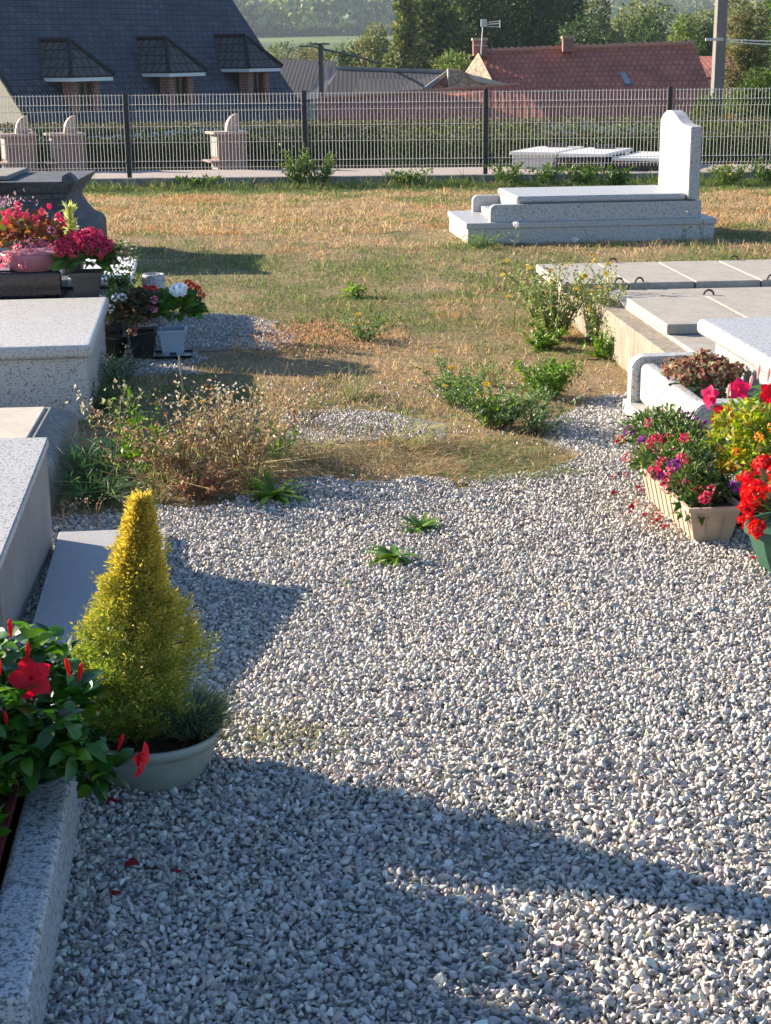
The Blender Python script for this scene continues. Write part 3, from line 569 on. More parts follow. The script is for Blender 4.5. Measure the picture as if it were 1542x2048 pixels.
# ------------------------------------------------------------------ houses
def local(o, pts): return pts
def slate_house():
    O = Vector((-8.7, 41.0, -.08)); e = Vector((.554, .8325, 0)); u = Vector((-.8325, .554, 0)); L = 11.4; SL = 1.215; RT = 5.6
    P = lambda a, tt, z=None: O + e * a + u * tt + Vector((0, 0, SL * tt if z is None else z))
    t = thing('slate_house', 'large house with a steep dark slate roof and three dormers at upper left', 'house', (0, 0, 0))
    quad_uv('roof', [P(-.1, -.25), P(L, -.25), P(L, RT), P(-.1, RT)], M['slate'], t, .10)
    quad_uv('roof', [P(-.1, 2 * RT + .2, -.25 * SL), P(L, 2 * RT + .2, -.25 * SL), P(L, RT + .01), P(-.1, RT + .01)], M['slate'], t, .10)
    # walls
    bm = bmesh.new()
    for a in (.12, L - .25):
        vs = [P(a, .25, -5.5), P(a, 2 * RT - .25, -5.5), P(a, 2 * RT - .25, .15), P(a, RT, SL * RT - .22), P(a, .25, .12)]
        A = [bm.verts.new(v) for v in vs]; B = [bm.verts.new(v + e * .25 * (1 if a < 1 else -1)) for v in vs]; bm.faces.new(A); bm.faces.new(B[::-1])
        for i in range(5): bm.faces.new((A[i], B[i], B[(i + 1) % 5], A[(i + 1) % 5]))
    from_bm('gable_wall', bm, M['cream_wall'], t)
    bm = bmesh.new(); c = [P(.35, .25, -5.5), P(L - .5, .25, -5.5), P(L - .5, .5, -5.5), P(.35, .5, -5.5)]; A = [bm.verts.new(v) for v in c]; B = [bm.verts.new(v + Vector((0, 0, 5.5))) for v in c]; bm.faces.new(A); bm.faces.new(B)
    for i in range(4): bm.faces.new((A[i], B[i], B[(i + 1) % 4], A[(i + 1) % 4]))
    from_bm('front_wall', bm, M['cream_wall'], t)
    # gutter
    f = Foli(); f.tube([P(-.1, -.34, -.42), P(L, -.34, -.42)], .085, (1, 1, 1), 8); f.build('gutter', M['gutter'], t)
    bm = bmesh.new(); c = [P(-.1, -.22, -.62), P(L, -.22, -.62), P(L, -.16, -.62), P(-.1, -.16, -.62)]; A = [bm.verts.new(v) for v in c]; B = [bm.verts.new(v + Vector((0, 0, .2))) for v in c]; bm.faces.new(A); bm.faces.new(B)
    for i in range(4): bm.faces.new((A[i], B[i], B[(i + 1) % 4], A[(i + 1) % 4]))
    from_bm('eave_board', bm, M['gutter'], t)
    # verge tiles on the left rake
    f = Foli()
    for k in range(26):
        a = P(-.16, -.2 + k * .22); b = P(-.16, .06 + k * .22); f.tube([a + Vector((0, 0, .03)), b + Vector((0, 0, -.0))], .07, (1, 1, 1), 6)
    f.build('verge', M['slate'], t)
    f = Foli(); f.tube([P(-.15, RT) + Vector((0, 0, .05)), P(L + .05, RT) + Vector((0, 0, .05))], .12, (1, 1, 1), 8); f.build('ridge', M['slate'], t)
    # three dormers
    for (a0, dz) in ((1.29, .0), (5.1, .05), (8.64, .12)):
        zt = 1.05 + dz; tf = -.05; wd = 1.5; back = (zt) / SL + .25
        Q = lambda a, tt, z: O + e * (a0 + a) + u * tt + Vector((0, 0, z))
        d = bpy.data.objects.new('dormer', None); COL.objects.link(d); d.parent = t
        def hexa(name, a1, a2, t1, t2, z1, z2, mat):
            bm = bmesh.new(); A = [bm.verts.new(Q(*q, z1)) for q in ((a1, t1), (a2, t1), (a2, t2), (a1, t2))]; B = [bm.verts.new(Q(*q, z2)) for q in ((a1, t1), (a2, t1), (a2, t2), (a1, t2))]
            bm.faces.new(A[::-1]); bm.faces.new(B)
            for i in range(4): bm.faces.new((A[i], A[(i + 1) % 4], B[(i + 1) % 4], B[i]))
            return from_bm(name, bm, mat, d)
        zb = -.45
        hexa('pier', .22, .46, .18, .5, zb, zt, M['brick']); hexa('pier', 1.04, 1.28, .18, .5, zb, zt, M['brick'])
        hexa('window_glass', .46, 1.04, .30, .34, zb, zt, M['glass']); hexa('sill', .2, 1.3, .14, .5, zb - .12, zb, M['brick'])
        for q in (.47, .73, .985): hexa('window_frame', q, q + .05, .25, .299, zb, zt - .002, M['wood_frame'])
        hexa('window_frame', .52, .985, .262, .298, zb + .7, zb + .75, M['wood_frame']); hexa('window_frame', .52, .985, .262, .298, zt - .07, zt - .003, M['wood_frame'])
        hexa('curtain', .53, .70, .282, .299, zb + .15, zb + .62, M['curtain'])
        hexa('cheek_wall', .24, 1.26, .50, 1.2, zb, zt - .003, M['slate_dormer'])
        hexa('fascia', -.03, 1.53, tf - .02, tf + .02, zt - .02, zt + .10, M['fascia']); hexa('fascia', -.03, .01, tf + .021, back, zt - .02, zt + .10, M['fascia']); hexa('soffit', .011, 1.49, tf + .021, back, zt, zt + .03, M['fascia'])
        hexa('fascia', 1.49, 1.53, tf + .021, back, zt - .02, zt + .10, M['fascia'])
        rz = zt + 1.0; hp = .72; rb = rz / SL + .1; o = .06
        quad_uv('roof', [Q(-o, tf - o, zt + .10), Q(wd + o, tf - o, zt + .10), Q(wd / 2 + .01, tf + hp, rz), Q(wd / 2 - .01, tf + hp, rz)], M['slate_dormer'], d, .04)
        quad_uv('roof', [Q(-o, back + .3, zt + .10), Q(-o, tf - o, zt + .10), Q(wd / 2, tf + hp, rz), Q(wd / 2, rb, rz)], M['slate_dormer'], d, .04)
        quad_uv('roof', [Q(wd + o, tf - o, zt + .10), Q(wd + o, back + .3, zt + .10), Q(wd / 2, rb, rz), Q(wd / 2, tf + hp, rz)], M['slate_dormer'], d, .04)
        f = Foli(); f.tube([Q(wd / 2, rb, rz + .02), Q(wd / 2, tf + hp, rz + .02)], .07, (1, 1, 1), 6)
        for cx in (-o, wd + o): f.tube([Q(wd / 2, tf + hp, rz + .02), Q(cx, tf - o, zt + .13)], .06, (1, 1, 1), 6)
        f.build('hip_tiles', M['slate_dormer'], d)
slate_house()

def wallpoly(name, pts, mat, parent, thick=.3):
    bm = bmesh.new(); p = [Vector(q) for q in pts]; A = [bm.verts.new(q) for q in p]; B = [bm.verts.new(q + Vector((0, thick, 0))) for q in p]; bm.faces.new(A); bm.faces.new(B[::-1]); n = len(p)
    for i in range(n): bm.faces.new((A[i], B[i], B[(i + 1) % n], A[(i + 1) % n]))
    return from_bm(name, bm, mat, parent)
def chimney(parent, px0, px1, ptop, pbot, D, depth=.45):
    a = at(px0, pbot, D); b = at(px1, pbot, D); zt = at(px0, ptop, D).z
    c = box('chimney', a.x, b.x, D, D + depth, a.z, zt - .1, M['brick'], parent, .0); box('chimney_cap', a.x - .04, b.x + .04, D - .04, D + depth + .04, zt - .098, zt, M['rubble'], c, .01); return c
# long red house
t = thing('red_roofed_house', 'long low house with a red tiled roof, two chimneys and a skylight', 'house')
r0, r1 = at(957, 104, 61), at(1388, 88, 61); e0, e1 = at(985, 240, 58.0), at(1446, 236, 58.0)
e0.z = e1.z = (e0.z + e1.z) / 2
quad_uv('roof', [at(1000, 240, 58.0), e1, r1, r0], M['red_tile'], t, .12)
b0 = Vector((e0.x, 64.8, e0.z)); b1 = Vector((e1.x, 64.8, e1.z)); quad_uv('roof', [b0, b1, r1 + Vector((0, .02, 0)), r0 + Vector((0, .02, 0))], M['red_tile'], t, .12)
box('house_wall', e0.x + .3, e1.x - .3, 57.6, 64.4, -6.5, e0.z - .02, M['cream_wall'], t, 0)
f = Foli(); n = 34
for k in range(n):
    a = r0.lerp(r1, k / n); b = r0.lerp(r1, (k + .92) / n); f.tube([a + Vector((0, 0, .06)), b + Vector((0, 0, .02))], [.11, .085], (1, 1, 1), 6)
f.build('ridge', M['ridge_tile'], t)
c = chimney(t, 1126, 1147, 72, 104, 60.4)
f = Foli(); f.build if 0 else None
c = chimney(t, 947, 974, 76, 112, 60.6, .7)
# aerial strapped to the left chimney
t2 = thing('roof_aerial', 'small white television aerial on the left chimney of the red roofed house', 'aerial'); f = Foli(); D = 60.4; q = lambda x, y: at(x, y, D)
f.tube([q(962, 112), q(965, 62), q(966, 42)], .02, (1, 1, 1)); f.tube([q(966, 50), q(998, 47)], .018, (1, 1, 1)); f.tube([q(968, 46), q(1000, 42)], .014, (1, 1, 1)); f.tube([q(968, 53), q(1000, 54)], .014, (1, 1, 1)); f.tube([q(1000, 40), q(1000, 56)], .016, (1, 1, 1))
f.tube([q(948, 90), q(976, 92)], .015, (1, 1, 1)); f.build('mast', M['wire_light'], t2)
bm = bmesh.new(); p0 = q(967, 46); bm_box(bm, p0.x - .1, p0.x + .12, D - .05, D + .05, p0.z - .13, p0.z + .13, .02); from_bm('reflector', bm, M['wire_light'], t2)
# skylight
def on_roof(px, py, lift=.0):
    n = (e1 - e0).cross(r0 - e0).normalized(); d = (_F + _Rt * ((px - 771) / FPX) + _Up * ((1024 - py) / FPX)); o = Vector((0, 0, H_EYE)); s_ = (e1 - o).dot(n) / d.dot(n)
    if n.y > 0: n = -n
    return o + d * s_ + n * lift
sk = bpy.data.objects.new('skylight', None); COL.objects.link(sk); sk.parent = t
quad_uv('skylight_frame', [on_roof(1249, 175, .08), on_roof(1267, 174, .08), on_roof(1249, 143, .08), on_roof(1234, 144, .08)], M['metal_dark'], sk, .09)
quad_uv('pane', [on_roof(1251, 171, .10), on_roof(1262, 170, .10), on_roof(1248, 147, .10), on_roof(1238, 148, .10)], plain('sky_pane', (.25, .33, .38), .15), sk, .02)
ge = [r0 + Vector((-.05, .3, -.1)), at(920, 163, 60.9), at(920, 260, 60.9), at(1000, 260, 60.9), at(1003, 236, 60.9)]
wallpoly('gable_wall', [at(957, 106, 60.3), at(921, 160, 60.3), at(921, 230, 60.3), at(1012, 230, 57.9), at(992, 176, 58.6)], M['rubble'], t, .3)
# small red house behind the pole
t = thing('small_red_house', 'small red tiled roof partly hidden by the concrete pole', 'house')
quad_uv('roof', [at(1392, 152, 68), at(1492, 160, 68), at(1462, 111, 72), at(1378, 113, 72)], M['red_tile'], t, .1); quad_uv('roof', [at(1392, 152, 68) + Vector((0, 8, 0)), at(1492, 160, 68) + Vector((0, 8, 0)), at(1462, 111, 72) + Vector((0, .02, 0)), at(1378, 113, 72) + Vector((0, .02, 0))], M['red_tile'], t, .1)
a = at(1396, 152, 68.3); b = at(1486, 152, 68.3); box('house_wall', a.x, b.x, 68.4, 75.6, -7, a.z, M['cream_wall'], t, 0)
# low red roof nearer
t = thing('low_red_outbuilding', 'low outbuilding with a red tiled roof just above the hedge', 'outbuilding')
lo0, lo1, hi1, hi0 = at(632, 238, 48), at(1100, 240, 48), at(1040, 171, 49.5), at(637, 198, 49.5)
quad_uv('roof', [lo0, lo1, hi1, hi0], M['red_tile'], t, .1)
wallpoly('gable_wall', [at(612, 245, 48.2), at(612, 207, 49.4), at(634, 196, 50.3), at(640, 215, 49.4), at(640, 245, 48.2)], M['rubble'], t, .3)
box('house_wall', lo0.x + .2, lo1.x - .2, 48.3, 53, -5.5, lo0.z - .05, M['brick'], t, 0)
f = Foli()
for k in range(40):
    a = hi0.lerp(hi1, k / 40); b = hi0.lerp(hi1, (k + .9) / 40); f.tube([a + Vector((0, 0, .05)), b + Vector((0, 0, .02))], [.07, .055], (1, 1, 1), 6)
f.build('ridge', M['ridge_tile'], t)
# barn with corrugated roof
t = thing('grey_barn', 'low barn with a dark corrugated roof left of the stone gable', 'barn')
q0, q1, q2, q3 = at(640, 200, 53), at(842, 184, 53), at(893, 146, 58), at(676, 139, 58)
quad_uv('roof', [q0, q1, q2, q3], M['corrugated'], t, .1)
quad_uv('roof', [at(620, 215, 63.5), at(880, 200, 63.5), q2 + Vector((0, .03, 0)), q3 + Vector((0, .03, 0))], M['corrugated'], t, .1)
wallpoly('gable_wall', [at(842, 188, 53.2), at(893, 150, 58.2), at(935, 178, 58.2), at(935, 260, 58.2), at(842, 260, 53.2)], M['brick'], t, .2)
f = Foli(); f.tube([q1 + Vector((.05, 0, .02)), q2 + Vector((.05, 0, .02))], .09, (1, 1, 1), 5); f.build('barge_board', M['pole_concrete'], t)
f = Foli(); f.tube([q3 + Vector((0, 0, .02)), q2 + Vector((0, 0, .02))], .10, (1, 1, 1), 6); f.build('ridge', M['concrete_old'], t)
t = thing('slate_barn', 'dark slate roofed barn beside the big house, behind the wooden pole', 'barn')
quad_uv('roof', [at(560, 196, 58), at(640, 200, 58), at(672, 122, 66), at(540, 118, 66)], M['corrugated'], t, .1); quad_uv('roof', [at(560, 196, 74), at(640, 200, 74), at(672, 122, 66) + Vector((0, .02, 0)), at(540, 118, 66) + Vector((0, .02, 0))], M['corrugated'], t, .1)
quad_uv('lean_to_roof', [at(600, 200, 57), at(662, 196, 57), at(690, 134, 63), at(664, 130, 63)], M['slate'], t, .1)
a = at(566, 190, 59); b = at(650, 190, 59); box('barn_wall', a.x, b.x, 59, 73, -7.5, a.z - .4, M['concrete_old'], t, 0)
# ruined stone wall
t = thing('stone_wall', 'pale rubble stone wall with a sloping top beside the red house', 'wall')
wallpoly('wall', [at(896, 138, 56), at(920, 140, 56), at(950, 152, 56), at(1012, 168, 56), at(1012, 176, 56), at(940, 185, 56), at(896, 190, 56)], M['rubble'], t, .9)
wallpoly('coping', [at(935, 150, 55.9), at(960, 153, 55.9), at(1016, 168, 55.9), at(1016, 173, 55.9), at(950, 163, 55.9)], M['concrete_cream'], t, 1.2)

# ------------------------------------------------------------------ poles and lines
t = thing('concrete_pole', 'tall grey concrete power pole behind the hedge at right', 'pole')
D = 30; b = at(1432, 236, D); f_ = bmesh.new(); bm_box(f_, b.x - .10, b.x + .10, D - .15, D + .16, -2.0, 7.5, .012)
for v in f_.verts: s_ = 1 - .02 * (v.co.z + 2); v.co.x = b.x + (v.co.x - b.x) * s_; v.co.y = D + (v.co.y - D) * s_
from_bm('shaft', f_, M['pole_concrete'], t)
bz = at(1420, 79, D); box('bracket', b.x - .30, b.x + .02, D - .24, D - .18, bz.z - .025, bz.z + .025, M['fence_wire'], t, .005)
box('tag', b.x + .16, b.x + .27, D - .2, D - .17, at(1452, 238, D).z, at(1452, 227, D).z, M['orange'], t, .004)
f = Foli()
for y0, y1 in ((79, 80), (84, 92)): f.tube([at(1445, y0, D), at(1800, y1 + 12, D + 4)], .012, (1, 1, 1))
tag(f.build('overhead_wire', M['wire_light']), 'two pale overhead wires leaving the concrete pole to the right', 'wire')
t = thing('wooden_pole', 'slim dark wooden pole with a crossarm between house and barn', 'pole'); D = 50; b = at(644, 230, D)
f = Foli(); tp = at(643, 87, D); f.tube([(b.x, D, -5), (b.x, D, tp.z)], [.09, .07], (1, 1, 1), 8); f.build('shaft', M['pole_wood'], t)
box('crossarm', b.x - .33, b.x + .27, D - .14, D - .09, tp.z - .04, tp.z + .01, M['pole_wood'], t, .0)
f = Foli(); f.tube([at(645, 98, D), at(690, 108, 54), at(725, 116, 57), at(758, 127, 60)], .035, (1, 1, 1)); f.tube([at(640, 96, D), at(620, 92, 46), at(600, 93, 44)], .022, (1, 1, 1))
tag(f.build('overhead_cable', M['wire_dark']), 'dark sagging cable running from the wooden pole to the barn', 'cable')

# ------------------------------------------------------------------ trees
def crown(f, c, rx, ry, rz, nlobe, n, size, cols, shape='round', p=None):
    lobes = []
    for i in range(nlobe):
        u = RNG.normal(size=3); u /= np.linalg.norm(u); k = RNG.uniform(.35, .78); z = u[2] * k
        rad = 1.0
        if shape == 'cone': z = RNG.uniform(-1, .85); rad = min(1.0, (1 - z) / 2 * 1.25 + .14); u = np.array([math.cos(i * 2.4), math.sin(i * 2.4), 0]); k = RNG.uniform(.3, .7)
        if shape == 'column': z = RNG.uniform(-.95, .9); k = .35; rad = math.sqrt(max(.1, 1 - z * z))
        lobes.append((c[0] + u[0] * k * rx * rad, c[1] + u[1] * k * ry * rad, c[2] + z * rz, RNG.uniform(.28, .48) * min(rx, ry) * (rad if shape == 'cone' else 1) + .12 * min(rx, ry)))
    L = np.array(lobes); w_ = L[:, 3] ** 2; idx = RNG.choice(len(L), n, p=w_ / w_.sum()); d = rdir(n); rr = L[idx, 3] * (1 - .35 * RNG.random(n) ** 2) * (1 + .15 * RNG.normal(size=n))
    pt = L[idx, :3] + d * rr[:, None] * np.array([1, 1, .85]); tone = RNG.uniform(.75, 1.25, len(L))[idx]
    col = pick(cols, n, .28, p) * tone[:, None]
    q = pt - np.array(c); lo, hi = np.percentile(q[:, 2], [.5, 99.5]); q[:, 2] = ((q[:, 2] - lo) / (hi - lo) * 2 - 1) * rz
    for ax, r_ in ((0, rx), (1, ry)): q[:, ax] *= r_ / np.percentile(np.abs(q[:, ax]), 98.5)
    pt = q + np.array(c)
    f.leaves(pt, d + RNG.normal(size=(n, 3)) * .6 + [0, 0, -.1], RNG.normal(size=(n, 3)), size * RNG.uniform(.6, 1.5, n), size * .6 * RNG.uniform(.6, 1.4, n), np.clip(col, 0, 1))
DG = [(.050, .085, .038), (.075, .115, .042), (.032, .06, .032), (.12, .145, .05)]
OL = [(.15, .18, .065), (.20, .21, .08), (.11, .145, .05), (.24, .23, .11)]
BG = [(.14, .21, .05), (.19, .26, .07), (.09, .15, .04)]
RU = [(.26, .18, .10), (.19, .19, .08), (.31, .22, .12), (.12, .14, .06)]
def tree(label, px, ptop, wpx, D, cols, shape='round', n=5000, leaf=None, base=None, name='tree', cat='tree', nl=16, zlow=.25, depth=1.0):
    top = at(px, ptop, D); gz = float(terr(top.x, D)) if base is None else base; Hh = top.z - gz; r = wpx / 2 / FPX * D
    t = thing(name, label, cat, (top.x, D, gz), 0, None)
    f = Foli(); lean = RNG.uniform(-.03, .03) * Hh; f.tube([(0, 0, -.5), (lean * .3, 0, Hh * .35), (lean, 0, Hh * .85)], [max(.1, Hh * .022), Hh * .015, .03], (1, 1, 1), 8)
    for i in range(6):
        a = i * 1.1 + RNG.random(); z0 = Hh * (.3 + .08 * i); f.tube([(lean * z0 / Hh, 0, z0), (math.cos(a) * r * .35, math.sin(a) * r * .35, z0 + Hh * .1), (math.cos(a) * r * .7, math.sin(a) * r * .7, z0 + Hh * .16)], [Hh * .008, Hh * .005, .015], (1, 1, 1), 5)
    f.build('trunk', M['bark'], t)
    f = Foli(); zc = Hh * (zlow + 1) / 2; crown(f, (0, 0, zc), r, r * depth, Hh * (1 - zlow) / 2, nl, int(n * 1.8), (leaf or max(.1, D * .0035)) * .66, cols, shape)
    f.build('crown', M['tree_leaf'], t); return t
tree('tall dark conifer at the left of the big evergreen group behind the barn', 852, -95, 170, 92, DG + OL[:2], 'cone', 9000, .42, nl=60, zlow=.04)
tree('broad dark conifer rising behind the aerial of the red roofed house', 945, -130, 190, 95, DG, 'cone', 10000, .42, nl=60, zlow=.04)
tree('dark conifer at the right of the big evergreen group, behind the chimney', 1065, -110, 220, 97, DG, 'cone', 10000, .42, nl=60, zlow=.04)
tree('dark broad evergreen filling the gap right of the conifers', 1112, -30, 130, 100, DG, 'round', 9000, .42, nl=30, zlow=.05)
tree('olive feathery conifer leaning out at the left end of the evergreen group', 812, 0, 100, 90, OL + DG[:2], 'cone', 7000, .38, nl=50, zlow=.03)
tree('dark conifer crown filling the middle of the evergreen group', 905, -60, 150, 99, DG, 'cone', 9000, .42, nl=60, zlow=.02)
tree('dark conifer crown behind the right side of the evergreen group', 1000, -60, 160, 101, DG, 'cone', 9000, .42, nl=60, zlow=.02)
tree('golden green bush above the left end of the red roof', 925, 112, 110, 72, BG + OL, 'round', 4000, .22, nl=14, zlow=.0, name='bush', cat='bush')
tree('soft olive tree left of the evergreen group', 738, 62, 100, 115, OL, 'round', 6000, .38, zlow=.02)
tree('dark rounded tree beneath the soft olive one, behind the barn ridge', 690, 104, 90, 100, DG + OL[:1], 'round', 4500, .32, zlow=.0)
tree('brownish bush behind the barn roof, right of the wooden pole', 760, 118, 110, 80, RU + OL, 'round', 4500, .24, zlow=.0, name='bush', cat='bush')
tree('russet bush just left of the wooden pole top', 600, 100, 80, 130, RU, 'round', 3500, .32, zlow=.0, name='bush', cat='bush')
tree('mid green bush behind the slate barn at the end of the house roof', 560, 100, 90, 170, OL, 'round', 3500, .42, zlow=.0, name='bush', cat='bush')
tree('pale olive bush between the wooden pole and the far hedge line', 655, 97, 70, 180, OL + RU[:1], 'round', 3500, .42, zlow=.0, name='bush', cat='bush')
tree('slim poplar rising above the far hedge, left of its twin', 585, 24, 26, 760, BG + DG[:2], 'column', 1200, 2.6, zlow=.05)
tree('rounded poplar above the far hedge, right of its twin', 622, 26, 42, 780, BG + DG[:2], 'round', 1500, 2.8, zlow=.05)
tree('pale round tree on the far slope left of the evergreens', 712, 28, 34, 790, OL, 'round', 1200, 2.8, zlow=.05)
tree('tall feathery poplar on the far slope beside the evergreens', 754, 20, 24, 800, OL, 'column', 900, 2.6, zlow=.05)
hx = [(548, 56, 44), (582, 62, 50), (618, 56, 46), (652, 58, 44), (690, 52, 56), (730, 62, 50), (770, 60, 50)]
hl = ['first dark hedgerow tree beyond the green field, at the house roof edge', 'second dark hedgerow tree beyond the green field', 'third dark hedgerow tree beyond the green field, above the pole', 'fourth dark hedgerow tree beyond the green field', 'fifth and widest dark hedgerow tree beyond the green field', 'sixth dark hedgerow tree beyond the green field', 'last dark hedgerow tree beyond the green field, against the evergreens']
for (a, b, c), l in zip(hx, hl): tree(l, a, b - 6, c + 8, 650, DG, 'round', 1600, 1.8, zlow=-.3)
for (a, b, c, l) in [(560, 90, 70, 'low hedgerow bush on the near side of the green field, by the house roof'), (622, 92, 60, 'low hedgerow bush on the near side of the green field, behind the pole'), (700, 89, 80, 'low hedgerow bush on the near side of the green field, left of the olive tree')]:
    tree(l, a, b, c, 235, OL + DG, 'round', 2200, .6, zlow=.0, name='bush', cat='bush')
tree('rounded grey green tree right of the evergreen group', 1200, 4, 90, 135, OL + DG[:1], 'round', 6000, .45, zlow=.02)
tree('wide grey green tree behind the middle of the red roof', 1292, 8, 130, 145, OL + DG[:1], 'round', 7000, .48, zlow=.02)
tree('olive tree left of the concrete pole top', 1395, 28, 90, 150, OL, 'round', 6000, .45, zlow=.02)
tree('dark tree over the ridge between the right chimney and the skylight', 1200, 42, 100, 85, DG, 'round', 6000, .28, zlow=.0)
tree('bright topped tree behind the red roof, above the skylight', 1290, 46, 110, 90, DG + BG, 'round', 6500, .28, zlow=.0)
tree('yellow green tree behind the right end of the red roof', 1362, 38, 80, 84, BG + OL, 'round', 5500, .26, zlow=.0)
tree('dark tree just left of the concrete pole', 1412, 56, 76, 88, DG, 'round', 5000, .26, zlow=.0)
tree('low dark tree behind the right chimney', 1150, 50, 70, 84, DG, 'round', 4500, .26, zlow=.0)
tree('russet leaved tree right of the concrete pole', 1492, 2, 84, 44, RU + OL, 'round', 8000, .13, zlow=.12, nl=26)
tree('tall green tree at the right edge behind the russet one', 1560, -30, 120, 60, BG + DG, 'round', 8000, .2, zlow=.0, nl=24)
tree('hazy olive tree behind the russet tree', 1500, 0, 110, 160, OL, 'round', 5000, .45, zlow=.02)
tree('bright green laurel bush rising over the hedge at right', 1500, 148, 130, 31, [(.10, .15, .04), (.14, .19, .055), (.07, .11, .03)], 'round', 9000, .085, name='bush', cat='bush', zlow=.0, nl=22, depth=.8)
tree('trimmed green bush right of the concrete pole foot', 1405, 196, 90, 29, [(.07, .10, .03), (.10, .13, .04), (.05, .08, .025)], 'round', 6000, .07, name='bush', cat='bush', zlow=.0, nl=16)

def far_wood():
    f = Foli(); n = 5200; an = RNG.uniform(R(-24), R(24), n); d = 1 / RNG.uniform(1 / 2700, 1 / 560, n); x = np.sin(an) * d; y = np.cos(an) * d
    dens = vnoise(x, y, 160, 4); m = (dens > .42) | (d > 900); m &= ~((d > 380) & (d < 640) & (np.abs(x) < 400) & (dens < .7)); x, y, d = x[m], y[m], d[m]; n = len(x); z = terr(x, y)
    r = RNG.uniform(5, 11, n) * (1 + d / 2600); k = 84
    P = np.repeat(np.stack([x, y, z + r * .8], 1), k, 0); dd = rdir(len(P)); rr = np.repeat(r, k); P = P + dd * rr[:, None] * [1, 1, .85]
    col = 1.5 * np.repeat(pick(DG + OL, n, .35), k, 0) * (1 + RNG.uniform(-.2, .2, (len(P), 1)))
    f.leaves(P, dd + RNG.normal(size=P.shape) * .7, RNG.normal(size=P.shape), rr * .30, rr * .26, col)
    tag(f.build('distant_wood', M['tree_leaf']), kind='stuff', label='hazy wooded hills far beyond the village', cat='wood')
far_wood()

# ------------------------------------------------------------------ flowers and weeds: shared pieces
def mound(f, c, rx, ry, rz, n, L, W, cols, broad=False, out=.8, upb=.35, shell=.55, fold=.18, droop=.2, p=None):
    d = rdir(n); d[:, 2] = np.abs(d[:, 2]) * 1.0 - .15; r = (1 - shell) * RNG.random(n) ** .5 + shell * (1 - .35 * RNG.random(n) ** 2); r = np.clip(r, .2, 1)
    pt = np.array(c) + d * r[:, None] * np.array([rx, ry, rz]); dr = d * out + RNG.normal(size=(n, 3)) * .55 + [0, 0, upb]
    (f.broad if broad else f.leaves)(pt, dr, RNG.normal(size=(n, 3)) * .5 + [0, 0, 1], L * RNG.uniform(.6, 1.3, n), W * RNG.uniform(.7, 1.25, n), pick(cols, n, .25, p), fold, droop)
def mesh_of(f, name): return np_mesh(name, np.concatenate(f.V), ([np.concatenate(f.T)] if f.T else []) + ([np.concatenate(f.Q)] if f.Q else []), np.concatenate(f.C))
def ball_flower(name, r, n, pl, cols):
    f = Foli(); d = rdir(n); d[:, 2] = np.abs(d[:, 2]) - .35; d = unit(d)
    pt = d * r * RNG.uniform(.6, 1, (n, 1)); f.leaves(pt, np.cross(d, RNG.normal(size=(n, 3))) + d * .35, d, pl, pl * .9, pick(cols, n, .2), .1, .1)
    me = mesh_of(f, name); me.materials.append(M['petal']); return me
def daisy(name, r, n, col, eye=(.4, .22, .02)):
    f = Foli(); a = np.arange(n) / n * 6.283; d = np.stack([np.cos(a), np.sin(a), .15 + 0 * a], 1)
    f.leaves(np.zeros((n, 3)), d, np.tile([0, 0, 1.], (n, 1)), r, r * .55, pick([col], n, .12), .05, .05); f.tube([(0, 0, -r * .1), (0, 0, r * .15)], [r * .28, r * .2], eye, 6)
    me = mesh_of(f, name); me.materials.append(M['petal']); return me
def trumpet(name, r, red, throat=(.75, .55, .5), deep=1.0):
    f = Foli(); n = 5; a = np.arange(n) / n * 6.283 + .2; d = np.stack([np.cos(a), np.sin(a), .12 + .1 * RNG.normal(size=n)], 1)
    f.broad(d * r * .12 * [1, 1, 0], d, np.tile([0, 0, 1.], (n, 1)) + RNG.normal(size=(n, 3)) * .12, r, r * .95, pick([red], n, .12), .10, .22)
    d2 = np.stack([np.cos(a + .6), np.sin(a + .6), .25 + 0 * a], 1); f.broad(d2 * r * .1 * [1, 1, 0], d2, np.tile([0, 0, 1.], (n, 1)), r * .7, r * .6, pick([red], n, .15), .1, .1)
    f.tube([(0, 0, .02 * r), (0, 0, -.35 * r), (0, 0, -.9 * r * deep), (0, 0, -1.3 * r * deep)], [r * .26, r * .17, r * .08, r * .05], tuple(x * .8 for x in red), 7)
    f.tube([(0, 0, -1.0 * r * deep), (0, 0, -1.75 * r * deep)], [r * .075, r * .04], throat, 6); me = mesh_of(f, name); me.materials.append(M['petal']); return me
def bud_mesh(name, L, col):
    f = Foli(); f.tube([(0, 0, 0), (0, 0, L * .3), (0, 0, L * .6), (0, 0, L * .85), (0, 0, L)], [L * .05, L * .09, L * .13, L * .09, L * .01], col, 7); me = mesh_of(f, name); me.materials.append(M['petal']); return me
def put(name, me, parent, loc, aim=(0, 0, 1), spin=None, s=1.0):
    o = bpy.data.objects.new(name, me); COL.objects.link(o); o.parent = parent; o.location = loc
    q = Vector(aim).to_track_quat('Z', 'Y'); 
    o.rotation_mode = 'QUATERNION'; o.rotation_quaternion = q @ Matrix.Rotation(random.random() * 6.28 if spin is None else spin, 3, 'Z').to_quaternion(); o.scale = (s, s, s); return o
RED = (.62, .015, .02); PINK = (.80, .07, .20); YEL = (.75, .48, .02)
FL_Y = daisy('flower', .021, 9, YEL); FL_RED = ball_flower('flower_head', .035, 60, .02, [RED, (.55, .01, .02), (.8, .05, .04)])
FL_PINKB = ball_flower('flower_head', .035, 50, .02, [(.75, .32, .42), (.6, .12, .22), (.85, .5, .55)]); FL_MAG = ball_flower('flower_head', .05, 90, .022, [(.62, .03, .12), (.5, .02, .09), (.75, .10, .2)])
